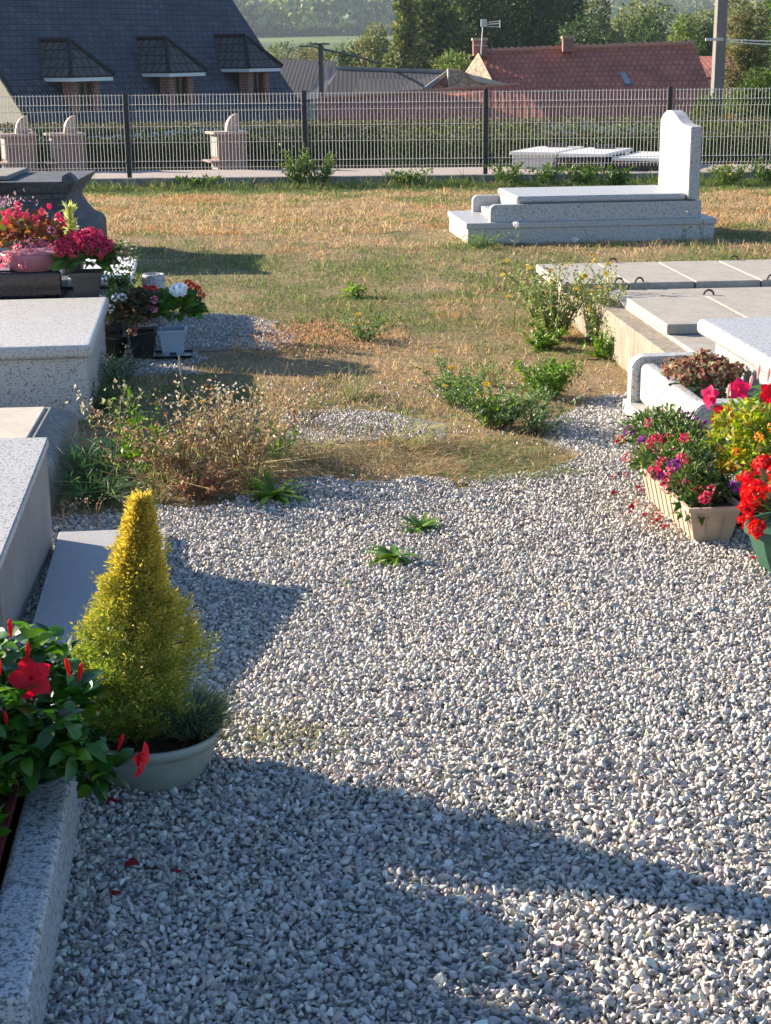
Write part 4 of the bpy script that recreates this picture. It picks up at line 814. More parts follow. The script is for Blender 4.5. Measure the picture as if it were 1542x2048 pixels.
FL_PUR = ball_flower('flower_head', .024, 34, .018, [(.30, .02, .35), (.45, .04, .42), (.22, .015, .25)]); FL_CRIM = ball_flower('flower_head', .024, 40, .014, [(.55, .03, .10), (.65, .15, .2), (.4, .01, .04), (.75, .4, .35)])
FL_WHITE = ball_flower('flower_head', .024, 30, .02, [(.8, .8, .78)]); FL_TRUMP = trumpet('flower', .042, (.80, .010, .035)); FL_TRUMPP = trumpet('flower', .04, (.85, .03, .16), (.8, .6, .62)); BUD = bud_mesh('bud', .05, (.62, .015, .02))
FL_DRY = ball_flower('flower_head', .040, 60, .026, [(.32, .30, .17), (.42, .38, .24), (.36, .16, .11), (.24, .06, .06)]); FL_ORG = ball_flower('flower_head', .020, 26, .014, [(.8, .30, .03), (.85, .42, .08)])

def weed(label, x, y, h, spread, nst, leafc, leafL, leafW, perst=14, stemc=(.10, .12, .04), flower=None, nf=0, z=0.0, cat='weed', name='weed', group=None, lean=.5, basal=0, basalL=.12, curved=.3, headc=None, nhead=0):
    t = thing(name, label, cat, (x, y, z), 0, group); f = Foli(); g = Foli(); tips = []
    for i in range(nst):
        a = RNG.random() * 6.283; b = RNG.random() ** .6 * spread; hh = h * RNG.uniform(.55, 1.05); p = np.array([math.cos(a), math.sin(a), 0]); c = p * b * .3
        pts = [c * .6, c + p * b * .25 + [0, 0, hh * .4], c + p * b * .5 + [0, 0, hh * .75], c + p * b * (.7 + curved) + RNG.normal(size=3) * .01 + [0, 0, hh]]
        r0 = max(.0016, h * .008); f.tube(pts, [r0, r0 * .8, r0 * .6, r0 * .4], pick([stemc], 1, .3)[0], 4); tips.append(pts[-1]); P = np.array(pts)
        u = RNG.uniform(.12, 1, perst) * 3; k = np.minimum(u.astype(int), 2); fr = (u - k)[:, None]; q = P[k] * (1 - fr) + P[k + 1] * fr
        # short side twigs
        d = rdir(perst, .35); g.leaves(q, d, RNG.normal(size=(perst, 3)) * .5 + [0, 0, 1], leafL * RNG.uniform(.5, 1.3, perst) * (1.25 - .5 * u / 3), leafW * RNG.uniform(.6, 1.2, perst), pick(leafc, perst, .3))
        if headc is not None and nhead:
            hd = rdir(nhead, .2); g.leaves(P[-1] + hd * h * .04 + RNG.normal(size=(nhead, 3)) * h * .05, hd, RNG.normal(size=(nhead, 3)), h * .05, h * .035, pick(headc, nhead, .3))
    if basal:
        a = RNG.random(basal) * 6.283; d = np.stack([np.cos(a), np.sin(a), RNG.uniform(.3, 1.3, basal)], 1); g.broad(np.zeros((basal, 3)) + RNG.normal(size=(basal, 3)) * [.03, .03, 0] * spread * 4, d, np.tile([0, 0, 1.], (basal, 1)), basalL * RNG.uniform(.6, 1.2, basal), basalL * .22, pick(leafc, basal, .25), .12, .5)
    if nst: f.build('stems', M['stem'], t)
    if g.n: g.build('leaves', M['leaf'], t)
    if flower and nst:
        for i in RNG.choice(len(tips), min(nf, len(tips)), replace=False): put('flower', flower, t, tuple(tips[i]), (RNG.normal() * .3, RNG.normal() * .3 - .2, 1))
    return t
BRN = [(.24, .16, .09), (.32, .22, .13), (.17, .10, .06), (.38, .29, .18)]; GRN = [(.11, .19, .04), (.16, .25, .06), (.07, .14, .03)]; GREY = [(.20, .27, .13), (.28, .35, .19), (.13, .19, .08)]; LIME = [(.13, .24, .03), (.18, .30, .05), (.09, .17, .03)]
STRAW = (.34, .26, .14)
# the dry patch at the left
weed('tall branching weed with small pale seed heads at the left end of the dry patch', -1.13, 6.35, .42, .13, 5, [(.20, .24, .12), (.28, .28, .16)], .03, .012, 26, (.16, .15, .08), headc=[(.4, .36, .24)], nhead=8)
weed('bright green weed with long upright leaves growing in the dry patch', -.96, 6.30, .30, .10, 4, LIME, .04, .012, 8, (.14, .2, .05), basal=22, basalL=.22)
weed('dead brown weed, tallest and darkest mass of the dry patch', -.80, 6.02, .32, .26, 48, BRN + [(.2, .24, .09), (.42, .34, .2)], .034, .010, 22, (.26, .18, .10), headc=BRN, nhead=8)
weed('dead brown weed with crooked stalks at the right end of the dry patch', -.58, 6.15, .33, .22, 40, BRN + [(.22, .26, .10), (.42, .34, .2)], .034, .010, 22, (.28, .2, .12), FL_Y, 2, headc=[(.34, .27, .17), (.42, .34, .24)], nhead=7)
weed('low reddish dead weed at the front of the dry patch', -.72, 5.86, .17, .22, 50, [(.26, .14, .09), (.34, .2, .13), (.2, .1, .06)], .02, .01, 20, (.26, .16, .1), headc=BRN, nhead=4)
weed('pale stemmed withered weed bending over at the back of the dry patch', -.70, 6.5, .30, .2, 26, GREY + BRN, .025, .012, 16, (.30, .26, .17), headc=[(.5, .45, .35)], nhead=7)
weed('small withered weed with curled heads between the dry patch and the middle', -.38, 7.05, .17, .13, 12, BRN, .02, .01, 12, (.26, .18, .12), headc=[(.36, .24, .17)], nhead=8)
weed('thin dry weed standing alone behind the dry patch', -.52, 7.5, .20, .05, 4, BRN, .015, .008, 8, (.2, .15, .1), headc=[(.3, .22, .17)], nhead=5)
for i, (x, y, l) in enumerate([(-1.17, 5.48, 'little dry stalks in front of the tomb border, nearest the pale tomb'), (-1.05, 5.47, 'little dry forked stalks at the middle of the gap before the paving slab'), (-.92, 5.50, 'little dry stalks behind the top of the golden conifer')]): weed(l, x, y, .12, .06, 5, BRN, .012, .008, 4, (.38, .27, .18), headc=[(.46, .33, .25)], nhead=6, name='dry_stalks', cat='stalks', group='dry stalks by the paving slab')
t = thing('grass_stalk', 'single straight straw coloured stalk rising left of centre behind the dry patch', 'stalk', (-.965, 7.4, 0)); f = Foli(); f.tube([(0, 0, 0), (.002, 0, .13), (-.006, 0, .27)], [.006, .005, .004], (.42, .36, .22), 5); f.build('stalk', M['stem'], t)
weed('pale flowering stem leaning beside the black flower pot', -1.34, 7.95, .26, .10, 3, GREY, .022, .012, 10, (.36, .34, .2), headc=[(.6, .58, .35)], nhead=14)
weed('leafy green weed rising among the dead stems of the dry patch', -.93, 6.12, .27, .16, 16, LIME + GRN, .05, .015, 16, (.14, .19, .06))
weed('yellowish straw tuft at the right foot of the dry patch', -.52, 5.98, .22, .22, 40, [(.42, .36, .18), (.34, .32, .14), (.2, .26, .08)], .07, .004, 4, (.40, .33, .18), name='grass_tuft', cat='grass', curved=1.0)
weed('straw and green tuft at the front of the dry patch near the conifer', -.86, 5.80, .17, .22, 40, [(.42, .36, .18), (.2, .26, .08)], .07, .004, 4, (.36, .30, .16), name='grass_tuft', cat='grass', curved=1.0)
weed('loose yellow green grass tuft between the gravel island and the grey green weed', .12, 6.6, .16, .2, 34, [(.40, .36, .18), (.26, .3, .1)], .06, .004, 4, (.36, .34, .16), name='grass_tuft', cat='grass', curved=1.0)
weed('pale straw tuft left of the gravel island', -.30, 6.45, .14, .2, 34, [(.44, .38, .22), (.3, .3, .12)], .06, .004, 4, (.42, .34, .2), name='grass_tuft', cat='grass', curved=1.0)
weed('tall bright green leafy weed behind the left end of the dry patch', -1.06, 6.45, .32, .12, 7, LIME, .06, .018, 12, (.16, .22, .06), basal=20, basalL=.24)
weed('fresh green weed at the right end of the dry patch', -.45, 6.35, .20, .15, 14, LIME + GRN, .05, .014, 14, (.14, .2, .06))
# greenery right of centre and in the middle
weed('tall yellow flowered weed against the concrete vault, left half', 1.0, 9.25, .44, .26, 62, [(.24, .30, .11), (.34, .38, .18), (.15, .21, .07)], .04, .016, 26, (.22, .24, .1), FL_Y, 34, headc=[(.30, .27, .16), (.2, .17, .1)], nhead=5)
weed('yellow flowered weed touching the corner of the concrete vault, right half', 1.25, 9.0, .40, .16, 34, [(.24, .30, .11), (.32, .36, .16)], .04, .016, 26, (.22, .24, .1), FL_Y, 18, headc=[(.30, .27, .16)], nhead=5)
weed('low bright green weed at the foot of the yellow flowered one, left', .90, 8.93, .13, .14, 16, LIME + GRN, .05, .017, 14, basal=16, basalL=.14)
weed('low bright green weed against the side of the concrete vault', 1.22, 8.62, .18, .12, 16, LIME + GRN, .05, .017, 14, basal=14, basalL=.16)
weed('small dark green bushy weed with one yellow flower in the middle of the lawn', -.12, 9.22, .15, .20, 26, GREY + GRN, .032, .011, 20, FL_Y and (.1, .12, .05), FL_Y, 2)
weed('small broad leaved yellow green weed in the lawn, farther back', -.20, 10.95, .10, .12, 8, LIME + [(.32, .34, .1)], .06, .028, 6, basal=16, basalL=.14)
weed('grey green leafy weed with yellow flowers at the edge of the gravel', .50, 6.98, .22, .22, 75, GREY + GRN, .026, .012, 26, (.14, .17, .09), FL_Y, 3)
weed('darker leafy weed leaning right beside the grey green one', .68, 6.86, .17, .16, 26, GREY, .024, .012, 24, (.14, .17, .09), FL_Y, 2)
weed('loose yellow flowered weed behind the gravel edge', .34, 7.45, .22, .20, 50, GREY + GRN, .026, .011, 22, (.18, .2, .1), FL_Y, 4)
weed('bright feathery green weed right of centre', .80, 7.6, .20, .16, 45, LIME + GRN, .05, .012, 24, (.15, .2, .07))
weed('tuft of long straw and green grass behind the grey green weed', .55, 7.9, .25, .14, 26, [(.34, .32, .14), (.42, .36, .2)], .05, .004, 3, (.36, .33, .16), name='grass_tuft', cat='grass')
weed('tuft of tall pale grass in the shade left of centre', -.16, 7.6, .20, .15, 22, [(.2, .24, .1)], .06, .004, 3, (.24, .28, .12), name='grass_tuft', cat='grass')
for (x, y, r, l) in [(.022, 5.04, .10, 'lobed green rosette weed nearest the camera on the gravel'), (.126, 5.38, .085, 'flat green rosette weed on the gravel, just behind the lobed one'), (-.43, 5.80, .14, 'flat green rosette weed where dry grass meets gravel'), (-.13, 4.77, .03, 'tiny green seedling alone on the gravel')]:
    weed(l, x, y, .05, .05, 0, LIME + GRN, .05, .02, 0, basal=34 if r > .05 else 7, basalL=r, z=.012, name='rosette_weed')
# shade greenery beside the left tombs
for (x, y, h, l) in [(-1.36, 7.45, .16, 'dark green grass tuft against the broad granite tomb'), (-1.38, 8.05, .17, 'dark green grass tuft at the far corner of the broad granite tomb'), (-1.16, 6.05, .16, 'dark green grass tuft against the chipped concrete border'), (-1.10, 5.8, .12, 'low green grass tuft by the front of the chipped border')]:
    weed(l, x, y, h, .16, 60, [(.05, .12, .04), (.08, .16, .05)], .07, .005, 4, (.07, .14, .05), name='grass_tuft', cat='grass', curved=.8)
# weeds by the fence and the far tomb
fw = [(-1.2, 22.6, .62, 'tall green weed at the foot of the second fence post'), (-.85, 22.5, .5, 'tall green weed just right of the second fence post'), (.35, 22.6, .25, 'low green weed on the kerb between two fence posts'), (1.75, 22.4, .35, 'leafy weed right of the third fence post'), (2.25, 22.3, .32, 'leafy weed in front of the left white grave slab'),
      (2.8, 22.2, .34, 'leafy weed in front of the middle white grave slab'), (3.25, 22.1, .3, 'leafy weed just left of the tall headstone'), (4.7, 21.9, .34, 'yellow flowered weed right of the tall headstone'), (5.3, 22.2, .38, 'yellow flowered weed at the right edge below the fence'), (-2.6, 22.7, .16, 'small weed on the far kerb at left')]
for x, y, h, l in fw: weed(l, x, y, h * .85, .30, 30, GRN + [(.18, .2, .08)], .07, .03, 18, (.15, .17, .07), FL_Y if 'yellow' in l else None, 6, z=-.17)
for (x, y, h, l) in [(.85, 13.7, .14, 'dark green grass tuft at the near left corner of the white tomb'), (1.12, 13.75, .18, 'white headed weed before the left part of the white tomb'), (1.75, 13.8, .10, 'small pale clover flower before the middle of the white tomb'), (2.62, 14.0, .26, 'pale upright weed stalk before the right part of the white tomb'), (2.82, 14.0, .2, 'pale leaning weed stalk at the right end of the white tomb')]:
    weed(l, x, y, h, .08 if 'tuft' not in l else .2, 3 if 'tuft' not in l else 50, GRN if 'tuft' in l else GREY, .04, .012 if 'tuft' not in l else .008, 8, (.2, .24, .12), FL_WHITE if ('white' in l and 'tuft' not in l and 'headed' in l) or 'clover' in l else None, 1)

# straw and creeping grass at the gravel edge
def straw():
    f = Foli(); poly = [(-.95, 5.95), (-.6, 5.75), (-.2, 6.15), (.0, 6.2), (.3, 5.98), (.55, 6.02), (.78, 6.2), (.82, 6.42), (.6, 6.6), (.5, 6.75), (.2, 6.75), (-.2, 6.65), (-.5, 6.75), (-.95, 6.4)]
    n = 9500; x = RNG.uniform(-1, .9, n); y = RNG.uniform(5.7, 6.9, n); m = pip(x + (vnoise(x, y, .12) - .5) * .2, y + (vnoise(x, y, .13, 3) - .5) * .2, poly); x, y = x[m], y[m]; n = len(x)
    a = RNG.normal(0, .8, n) + np.where(x < .1, 2.6, .4); d = np.stack([np.cos(a), np.sin(a) * .6, RNG.uniform(.02, .35, n)], 1); g = RNG.random(n) < np.clip(.38 + .75 * (x > .30) + .4 * (vnoise(x, y, .3, 9) - .5), .1, .8)
    c = np.where(g[:, None], pick([(.15, .22, .06), (.2, .26, .08), (.1, .17, .05)], n, .3), pick([(.45, .34, .18), (.36, .24, .13), (.55, .43, .25), (.30, .17, .10)], n, .25))
    f.blades(np.stack([x, y, .012 + .012 * RNG.random(n)], 1), d, RNG.uniform(.05, .16, n) * np.where(g, .6, 1), .0036, c, .3)
    # russet leaf litter beside the far gravel patch, and scattered dry bits
    n = 1500; x = RNG.normal(-.45, .22, n); y = RNG.normal(9.35, .35, n); f.leaves(np.stack([x, y, .02 + 0 * x], 1), rdir(n, .1), rdir(n, 1), .022, .014, pick([(.40, .25, .15), (.46, .31, .20), (.32, .20, .12)], n, .25))
    n = 900; x = RNG.uniform(-1.5, 1.7, n); y = 2.2 + 4.6 * RNG.random(n) ** .7; m = pip(x, y, GRAVEL) & (vnoise(x, y, .5, 50) > .42); x, y = x[m], y[m]; n = len(x)
    f.leaves(np.stack([x, y, .016 + .006 * RNG.random(n)], 1), rdir(n, .05, .2), rdir(n, 1), RNG.uniform(.008, .026, n), RNG.uniform(.0015, .006, n), pick([(.30, .22, .12), (.42, .34, .2), (.16, .10, .06), (.2, .2, .08)], n, .25))
    n = 260; x = RNG.normal(-.28, .09, n); y = RNG.normal(3.62, .05, n); f.leaves(np.stack([x, y, .018 + 0 * x], 1), rdir(n, .2, .5), rdir(n, 1), .022, .005, pick([(.2, .24, .10), (.34, .28, .16)], n, .25))
    tag(f.build('straw', M['grass']), kind='stuff', label='matted straw and creeping grass where the lawn meets the gravel', cat='straw')
straw()

# ------------------------------------------------------------------ golden conifer in the bowl
def conifer():
    t = thing('potted_conifer', 'small golden conifer and a grey green carnation tuft in a round green bowl', 'potted plant', (-.553, 3.425, .006)); t.scale = (1.05, 1.05, .97)
    lathe('bowl', [(.098, 0), (.112, .015), (.132, .055), (.146, .095), (.149, .104), (.156, .106), (.158, .124), (.155, .130), (.149, .130), (.146, .112), (.145, .110)], M['bowl'], t, 56, capb=False)
    lathe('bowl_base', [(.0001, .001), (.098, .0011)], M['bowl'], t, 30, capb=False)
    bm = bmesh.new(); r_ = bmesh.ops.create_circle(bm, cap_ends=True, segments=40, radius=.146); bmesh.ops.subdivide_edges(bm, edges=bm.edges[:], cuts=2)
    for v in bm.verts: v.co.z = .108 + RNG.normal() * .003
    from_bm('soil', bm, M['soil'], t)
    f = Foli(); f.tube([(-.04, 0, .1), (-.033, 0, .3), (.0, 0, .66)], [.014, .010, .003], (.16, .10, .06), 7)
    zz = np.array([.11, .15, .20, .26, .33, .39, .44, .475, .50, .55, .60, .65, .69, .705]); rr = np.array([.05, .085, .118, .134, .131, .113, .088, .064, .058, .047, .030, .015, .005, .001])
    nb = 2300; z = .12 + .575 * RNG.random(nb) ** 1.05 ; a = RNG.random(nb) * 6.283; lump = 1 + .20 * np.sin(a * 3 + z * 21) * np.clip(1.1 - z, 0, 1) + .14 * np.sin(a * 5 - z * 43)
    r = np.interp(z, zz, rr) * .90 * lump * np.where(RNG.random(nb) < .3, RNG.uniform(.3, .8, nb), RNG.uniform(.8, 1.05, nb) + .22 * (RNG.random(nb) < .12)); out = np.stack([np.cos(a), np.sin(a), 1.2 + 0 * a], 1); C = np.stack([-.045 + .085 * np.clip(z - .15, 0, 1) + r * np.cos(a), r * np.sin(a), z], 1)
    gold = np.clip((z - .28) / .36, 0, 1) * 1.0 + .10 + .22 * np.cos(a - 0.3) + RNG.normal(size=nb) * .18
    for i in range(0, nb, 9): f.tube([(-.04, 0, max(.12, z[i] - .05)), tuple(C[i])], [.003, .0014], (.22, .13, .06), 3)
    f.build('trunk', M['stem'], t)
    f = Foli(); k = 30; N = nb * k; base = np.repeat(C, k, 0); o = np.repeat(unit(out), k, 0); u = RNG.random(N)[:, None]
    side = RNG.normal(size=(N, 3)); b = base + o * (u - .5) * .034 + side * .0055; d = o + side * .55
    g = np.repeat(gold, k) + RNG.normal(size=N) * .15 + (u[:, 0] - .5) * .5; g = np.clip(g, 0, 1)[:, None]
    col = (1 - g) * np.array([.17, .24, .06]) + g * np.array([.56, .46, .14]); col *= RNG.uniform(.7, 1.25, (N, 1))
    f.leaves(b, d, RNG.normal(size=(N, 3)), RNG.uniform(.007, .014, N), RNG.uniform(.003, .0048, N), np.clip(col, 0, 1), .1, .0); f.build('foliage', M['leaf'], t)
    # carnation tuft
    f = Foli(); n = 1500; c = np.array([.092, -.01, .112]); a = RNG.random(n) * 6.283; q = RNG.random(n) ** .5; b = c + np.stack([np.cos(a) * q * .045, np.sin(a) * q * .05, RNG.random(n) * .045], 1)
    d = np.stack([np.cos(a) * (q + .25) * .75, np.sin(a) * (q + .25) * .75, RNG.uniform(.5, 1.3, n)], 1); cc = pick([(.10, .18, .13), (.15, .23, .17), (.2, .25, .14), (.28, .26, .12), (.07, .12, .09)], n, .25)
    f.blades(b, d, RNG.uniform(.05, .115, n), .0038, cc, .3); b2 = b[:160]; f.blades(b2 + [.03, .0, -.01], d[:160] * [1, .7, .3] + [.5, 0, 0], .05, .003, pick([(.34, .25, .11)], 160, .3), .3)
    f.build('carnation_tuft', M['leaf'], t)
    for k_, p in enumerate([(.10, -.05, .18), (.06, -.05, .165), (.135, -.02, .19)]): put('dry_bud', bud_mesh('dry_bud', .022, (.42, .3, .16)), t, p, (.1, 0, 1))
    f = Foli(); n = 60; a = RNG.random(n) * 6.28; q = RNG.uniform(.05, .135, n); f.leaves(np.stack([q * np.cos(a), q * np.sin(a), .114 + 0 * a], 1), rdir(n, .1), rdir(n, 1), .02, .01, pick([(.16, .06, .04), (.25, .05, .04), (.10, .07, .04)], n, .3)); f.build('dead_leaves', M['leaf'], t)
conifer()

# ------------------------------------------------------------------ mandevilla and leafy plant at the left
def leafy(t, base, clusters, L, W, cols, per=9, name='foliage'):
    f = Foli(); st = Foli(); base = np.array(base)
    for (px, py, Y) in clusters:
        p = np.array(at(px, py, Y)); m = (base + p) / 2 + [0, 0, .05]; st.tube([base + RNG.normal(size=3) * [.03, .03, 0], m, p], [.0035, .003, .002], (.10, .13, .04), 5)
        for q, nn in ((p, per), (m * .4 + p * .6, per - 3)):
            a = np.arange(nn) * 2.4 + RNG.random(); el = RNG.uniform(-.5, 1.0, nn); d = np.stack([np.cos(a), np.sin(a), el], 1)
            f.broad(q + RNG.normal(size=(nn, 3)) * .014, d, np.tile([0, 0, 1.], (nn, 1)) + RNG.normal(size=(nn, 3)) * .35, L * RNG.uniform(.55, 1.15, nn), W * RNG.uniform(.7, 1.15, nn), pick(cols, nn, .3), .14, .3)
    st.build('stems', M['stem'], t); f.build(name, M['leaf_gloss'], t)
MG = [(.035, .10, .018), (.055, .15, .025), (.025, .07, .015), (.12, .24, .03)]  # last green stands for sunlit leaf tips, mixed in at random
t = thing('mandevilla_plant', 'red trumpet flowered climbing plant with glossy dark leaves beside the bowl', 'potted plant', (0, 0, 0))
lathe('pot', [(.07, .052), (.088, .17), (.093, .172), (.093, .185), (.086, .185), (.082, .16)], M['pot_black'], t, 28, (-.80, 3.13, 0)); 
leafy(t, (-.80, 3.13, .17), [(60, 1290, 3.15), (22, 1350, 3.1), (110, 1410, 3.05), (165, 1450, 3.02), (60, 1455, 3.0), (205, 1500, 3.0), (135, 1350, 3.2), (180, 1560, 2.95), (110, 1500, 3.0), (220, 1545, 3.0), (88, 1280, 3.2), (10, 1440, 2.98), (150, 1400, 3.1), (130, 1450, 2.95), (30, 1400, 3.0), (80, 1360, 3.15), (150, 1500, 2.93), (-30, 1300, 3.15), (-60, 1380, 3.0), (-20, 1480, 2.95), (-80, 1300, 3.2), (40, 1500, 2.92), (75, 1540, 2.95), (-60, 1460, 3.05), (10, 1290, 3.25), (40, 1330, 3.2), (-20, 1380, 3.2), (-70, 1240, 3.1), (180, 1400, 3.12), (120, 1310, 3.25)], .056, .034, MG, 11)
put('flower', FL_TRUMP, t, at(62, 1357, 3.02), (.15, -1, .25), .4, 1.0); put('flower', FL_TRUMP, t, at(283, 1520, 3.02), (1, -.25, -.1), 1.2, .85)
for px, py, Y, aim in [(22, 1275, 3.08, (0, 0, 1)), (55, 1322, 3.03, (.1, 0, 1)), (140, 1352, 3.05, (-.15, 0, 1)), (158, 1362, 3.04, (.2, 0, 1)), (236, 1500, 3.0, (.35, -.1, 1)), (14, 1455, 2.95, (0, -.2, 1)), (0, 1350, 2.98, (0, 0, 1))]: put('bud', BUD, t, at(px, py, Y), aim, None, .85)
t = thing('flower_box', 'dark red window box with bushy bright green leaves inside the speckled granite kerb', 'window box', (-.598, 2.28, .05), RL)
loft_rect('box', -.245, -.115, .12, .78, [(0, -.012), (.10, 0), (.102, .008), (.125, .009), (.126, -.004), (.11, -.008)], M['pot_maroon'], t)
f = Foli()
for cx, cy, cz, q in [(-.19, .68, .17, .085), (-.22, .58, .19, .09), (-.17, .5, .15, .06), (-.22, .42, .18, .09), (-.24, .3, .17, .09), (-.2, .76, .14, .07), (-.28, .65, .22, .09)]: mound(f, (cx, cy, cz), q, q, q * .9, 150, .045, .02, [(.06, .18, .02), (.10, .26, .03), (.04, .12, .02)], True)
f.build('foliage', M['leaf_gloss'], t); put('bud', BUD, t, (-.16, .18, .14), (.5, -.6, .6))

# ------------------------------------------------------------------ potted flowers at the right
t = thing('beige_window_box', 'beige ribbed window box full of purple, pink and red flowers on the gravel', 'window box', (1.063, 5.197, .006), R(6.8))
loft_rect('box', .0, .125, .0, .56, [(0, .0), (.118, .027), (.120, .036), (.135, .037), (.136, .026), (.118, .022)], M['box_beige'], t)
f = Foli()
for k in range(9):
    y = .03 + k * .062; f.tube([(-.002, y, .004), (-.028, y, .118)], .0035, (1, 1, 1), 4)
for x in (.035, .092): f.tube([(x, -.002, .004), (x - .0, -.028, .10)], .003, (1, 1, 1), 4)
f.build('ribs', M['box_beige'], t); box('soil', -.02, .145, -.02, .58, .10, .121, M['soil'], t, 0)
f = Foli()
for (x, y, z, q) in [(.03, .10, .16, .10), (.08, .22, .20, .12), (.02, .30, .19, .11), (.10, .40, .22, .13), (.03, .48, .20, .12), (.07, .58, .24, .13), (-.03, .40, .17, .08), (.09, .12, .15, .07), (.02, .64, .22, .12)]: mound(f, (x, y, z), q * 1.05, q * 1.05, q, 430, .03, .013, [(.08, .14, .04), (.13, .19, .06), (.05, .09, .03), (.2, .22, .1)])
mound(f, (.02, .05, .10), .07, .07, .08, 60, .04, .018, [(.06, .12, .03)], True, droop=.5); mound(f, (.13, .60, .22), .09, .1, .1, 250, .03, .014, [(.10, .012, .03), (.06, .01, .02)])
f.build('foliage', M['leaf'], t)
for (px, py, Y, m) in [(1320, 828, 5.85, FL_CRIM), (1345, 855, 5.75, FL_PUR), (1372, 832, 5.8, FL_PUR), (1258, 862, 5.8, FL_PUR), (1240, 880, 5.75, FL_CRIM), (1318, 930, 5.45, FL_CRIM), (1308, 945, 5.4, FL_MAG), (1298, 890, 5.6, FL_CRIM), (1312, 882, 5.6, FL_MAG), (1372, 930, 5.4, FL_CRIM), (1368, 965, 5.3, FL_CRIM), (1342, 870, 5.65, FL_CRIM), (1400, 985, 5.25, FL_MAG), (1335, 978, 5.3, FL_CRIM), (1255, 915, 5.65, FL_CRIM), (1400, 845, 5.85, FL_PUR), (1352, 905, 5.5, FL_CRIM)]:
    w_ = Matrix.Translation((1.063, 5.197, .006)) @ Matrix.Rotation(R(6.8), 4, 'Z'); put('flower_head', m, t, w_.inverted() @ at(px, py, Y), (-.2, -.8, .6), None, .8 if m is not FL_MAG else .5)
for i in range(16):
    y_ = RNG.uniform(.02, .66); a = RNG.uniform(2.3, 5.6); m = [FL_CRIM, FL_CRIM, FL_PUR, FL_MAG][i % 4]; q = .125; put('flower_head', m, t, (.055 + math.cos(a) * q, y_ + math.sin(a) * q * .8, .22 + abs(RNG.normal()) * .05 - .05 * (y_ < .2)), (math.cos(a), math.sin(a), .7), None, RNG.uniform(.55, .9) * (.6 if m is FL_MAG else 1))

t = thing('begonia_pot', 'round dark green pot with bright red begonias at the right edge', 'potted plant', (1.325, 4.90, .006))
lathe('pot', [(.088, 0), (.10, .01), (.128, .07), (.148, .125), (.152, .128), (.162, .130), (.164, .150), (.160, .153), (.150, .152), (.147, .135)], M['pot_green'], t, 10, smooth=False)
lathe('soil', [(.148, .13), (.0, .134)], M['soil'], t, 20, capb=False)
f = Foli(); mound(f, (0, 0, .22), .13, .13, .14, 220, .045, .034, [(.06, .11, .03), (.12, .10, .04), (.16, .20, .05), (.2, .08, .05)], True); f.build('foliage', M['leaf_gloss'], t)
for i in range(20):
    a = RNG.uniform(2.0, 5.4); z = RNG.uniform(.14, .40); r = .15 * math.sqrt(max(.1, 1 - ((z - .22) / .22) ** 2)) ; put('flower_head', FL_RED, t, (r * math.cos(a) - .02, r * math.sin(a), z), (math.cos(a), math.sin(a), .5), None, RNG.uniform(.55, .9))
t = thing('golden_leaf_plant', 'yellow green leafy plant with small orange flowers between the beige box and the begonias', 'potted plant', (1.31, 5.40, .006))
lathe('pot', [(.07, 0), (.095, .12), (.10, .122), (.10, .135), (.092, .135)], M['pot_black'], t, 24)
f = Foli()
for (x, y, z, q) in [(0, 0, .22, .14), (-.06, .05, .28, .12), (.06, .1, .30, .13), (-.02, .12, .34, .12), (.02, -.08, .18, .09), (-.04, -.05, .24, .10)]: mound(f, (x, y, z), q, q, q * .85, 260, .034, .018, [(.30, .36, .05), (.42, .42, .08), (.16, .24, .04), (.36, .30, .10)])
f.build('foliage', M['leaf'], t)
for i in range(7): a = RNG.uniform(2.4, 5.2); z = RNG.uniform(.2, .4); put('flower_head', FL_ORG, t, (.13 * math.cos(a), .13 * math.sin(a), z), (math.cos(a), math.sin(a), .6), None, .8)
t = thing('mandevilla_plant', 'pink and red trumpet flowers on a leafy plant beside the white granite kerb', 'potted plant', (0, 0, 0))
lathe('pot', [(.08, 0), (.105, .14), (.11, .142), (.11, .16), (.10, .16)], M['pot_black'], t, 24, (1.44, 5.80, .006))
leafy(t, (1.44, 5.8, .16), [(1490, 850, 5.8), (1525, 800, 5.8), (1515, 870, 5.7), (1540, 850, 5.75), (1470, 880, 5.7), (1530, 900, 5.6), (1455, 860, 5.75), (1545, 780, 5.85), (1500, 820, 5.85)], .08, .030, [(.14, .24, .04), (.22, .34, .05), (.07, .15, .03), (.30, .38, .08)], 10)
for px, py, Y, aim, m, s_ in [(1420, 790, 5.75, (-.6, -.7, .2), FL_TRUMPP, .85), (1416, 803, 5.75, (-.9, -.3, -.2), FL_TRUMPP, .7), (1478, 778, 5.8, (-.2, -1, .3), FL_TRUMPP, 1.0), (1540, 785, 5.7, (0, -1, .2), FL_TRUMP, .9), (1538, 815, 5.7, (-.2, -1, 0), FL_TRUMP, .8), (1446, 832, 5.7, (-.4, -.9, .1), FL_TRUMP, 1.1), (1440, 845, 5.7, (-.6, -.9, -.2), FL_TRUMP, .8)]: put('flower', m, t, at(px, py, Y), aim, None, s_)
for px, py in [(1455, 778), (1515, 740), (1535, 745), (1500, 760)]: put('bud', bud_mesh('bud', .055, (.75, .5, .45)), t, at(px, py + 18, 5.8), (.1, 0, 1))
t = thing('faded_hydrangea', 'faded green and rusty hydrangea heads in the planting bed of the white tomb', 'potted plant', (1.375, 6.70, .15))
lathe('pot', [(.07, 0.002), (.09, .06), (.092, .07), (.086, .07)], M['pot_black'], t, 20); f = Foli(); mound(f, (0, 0, .08), .13, .13, .06, 60, .06, .04, [(.05, .11, .04), (.08, .16, .05), (.14, .16, .08)], True); f.build('foliage', M['leaf'], t)
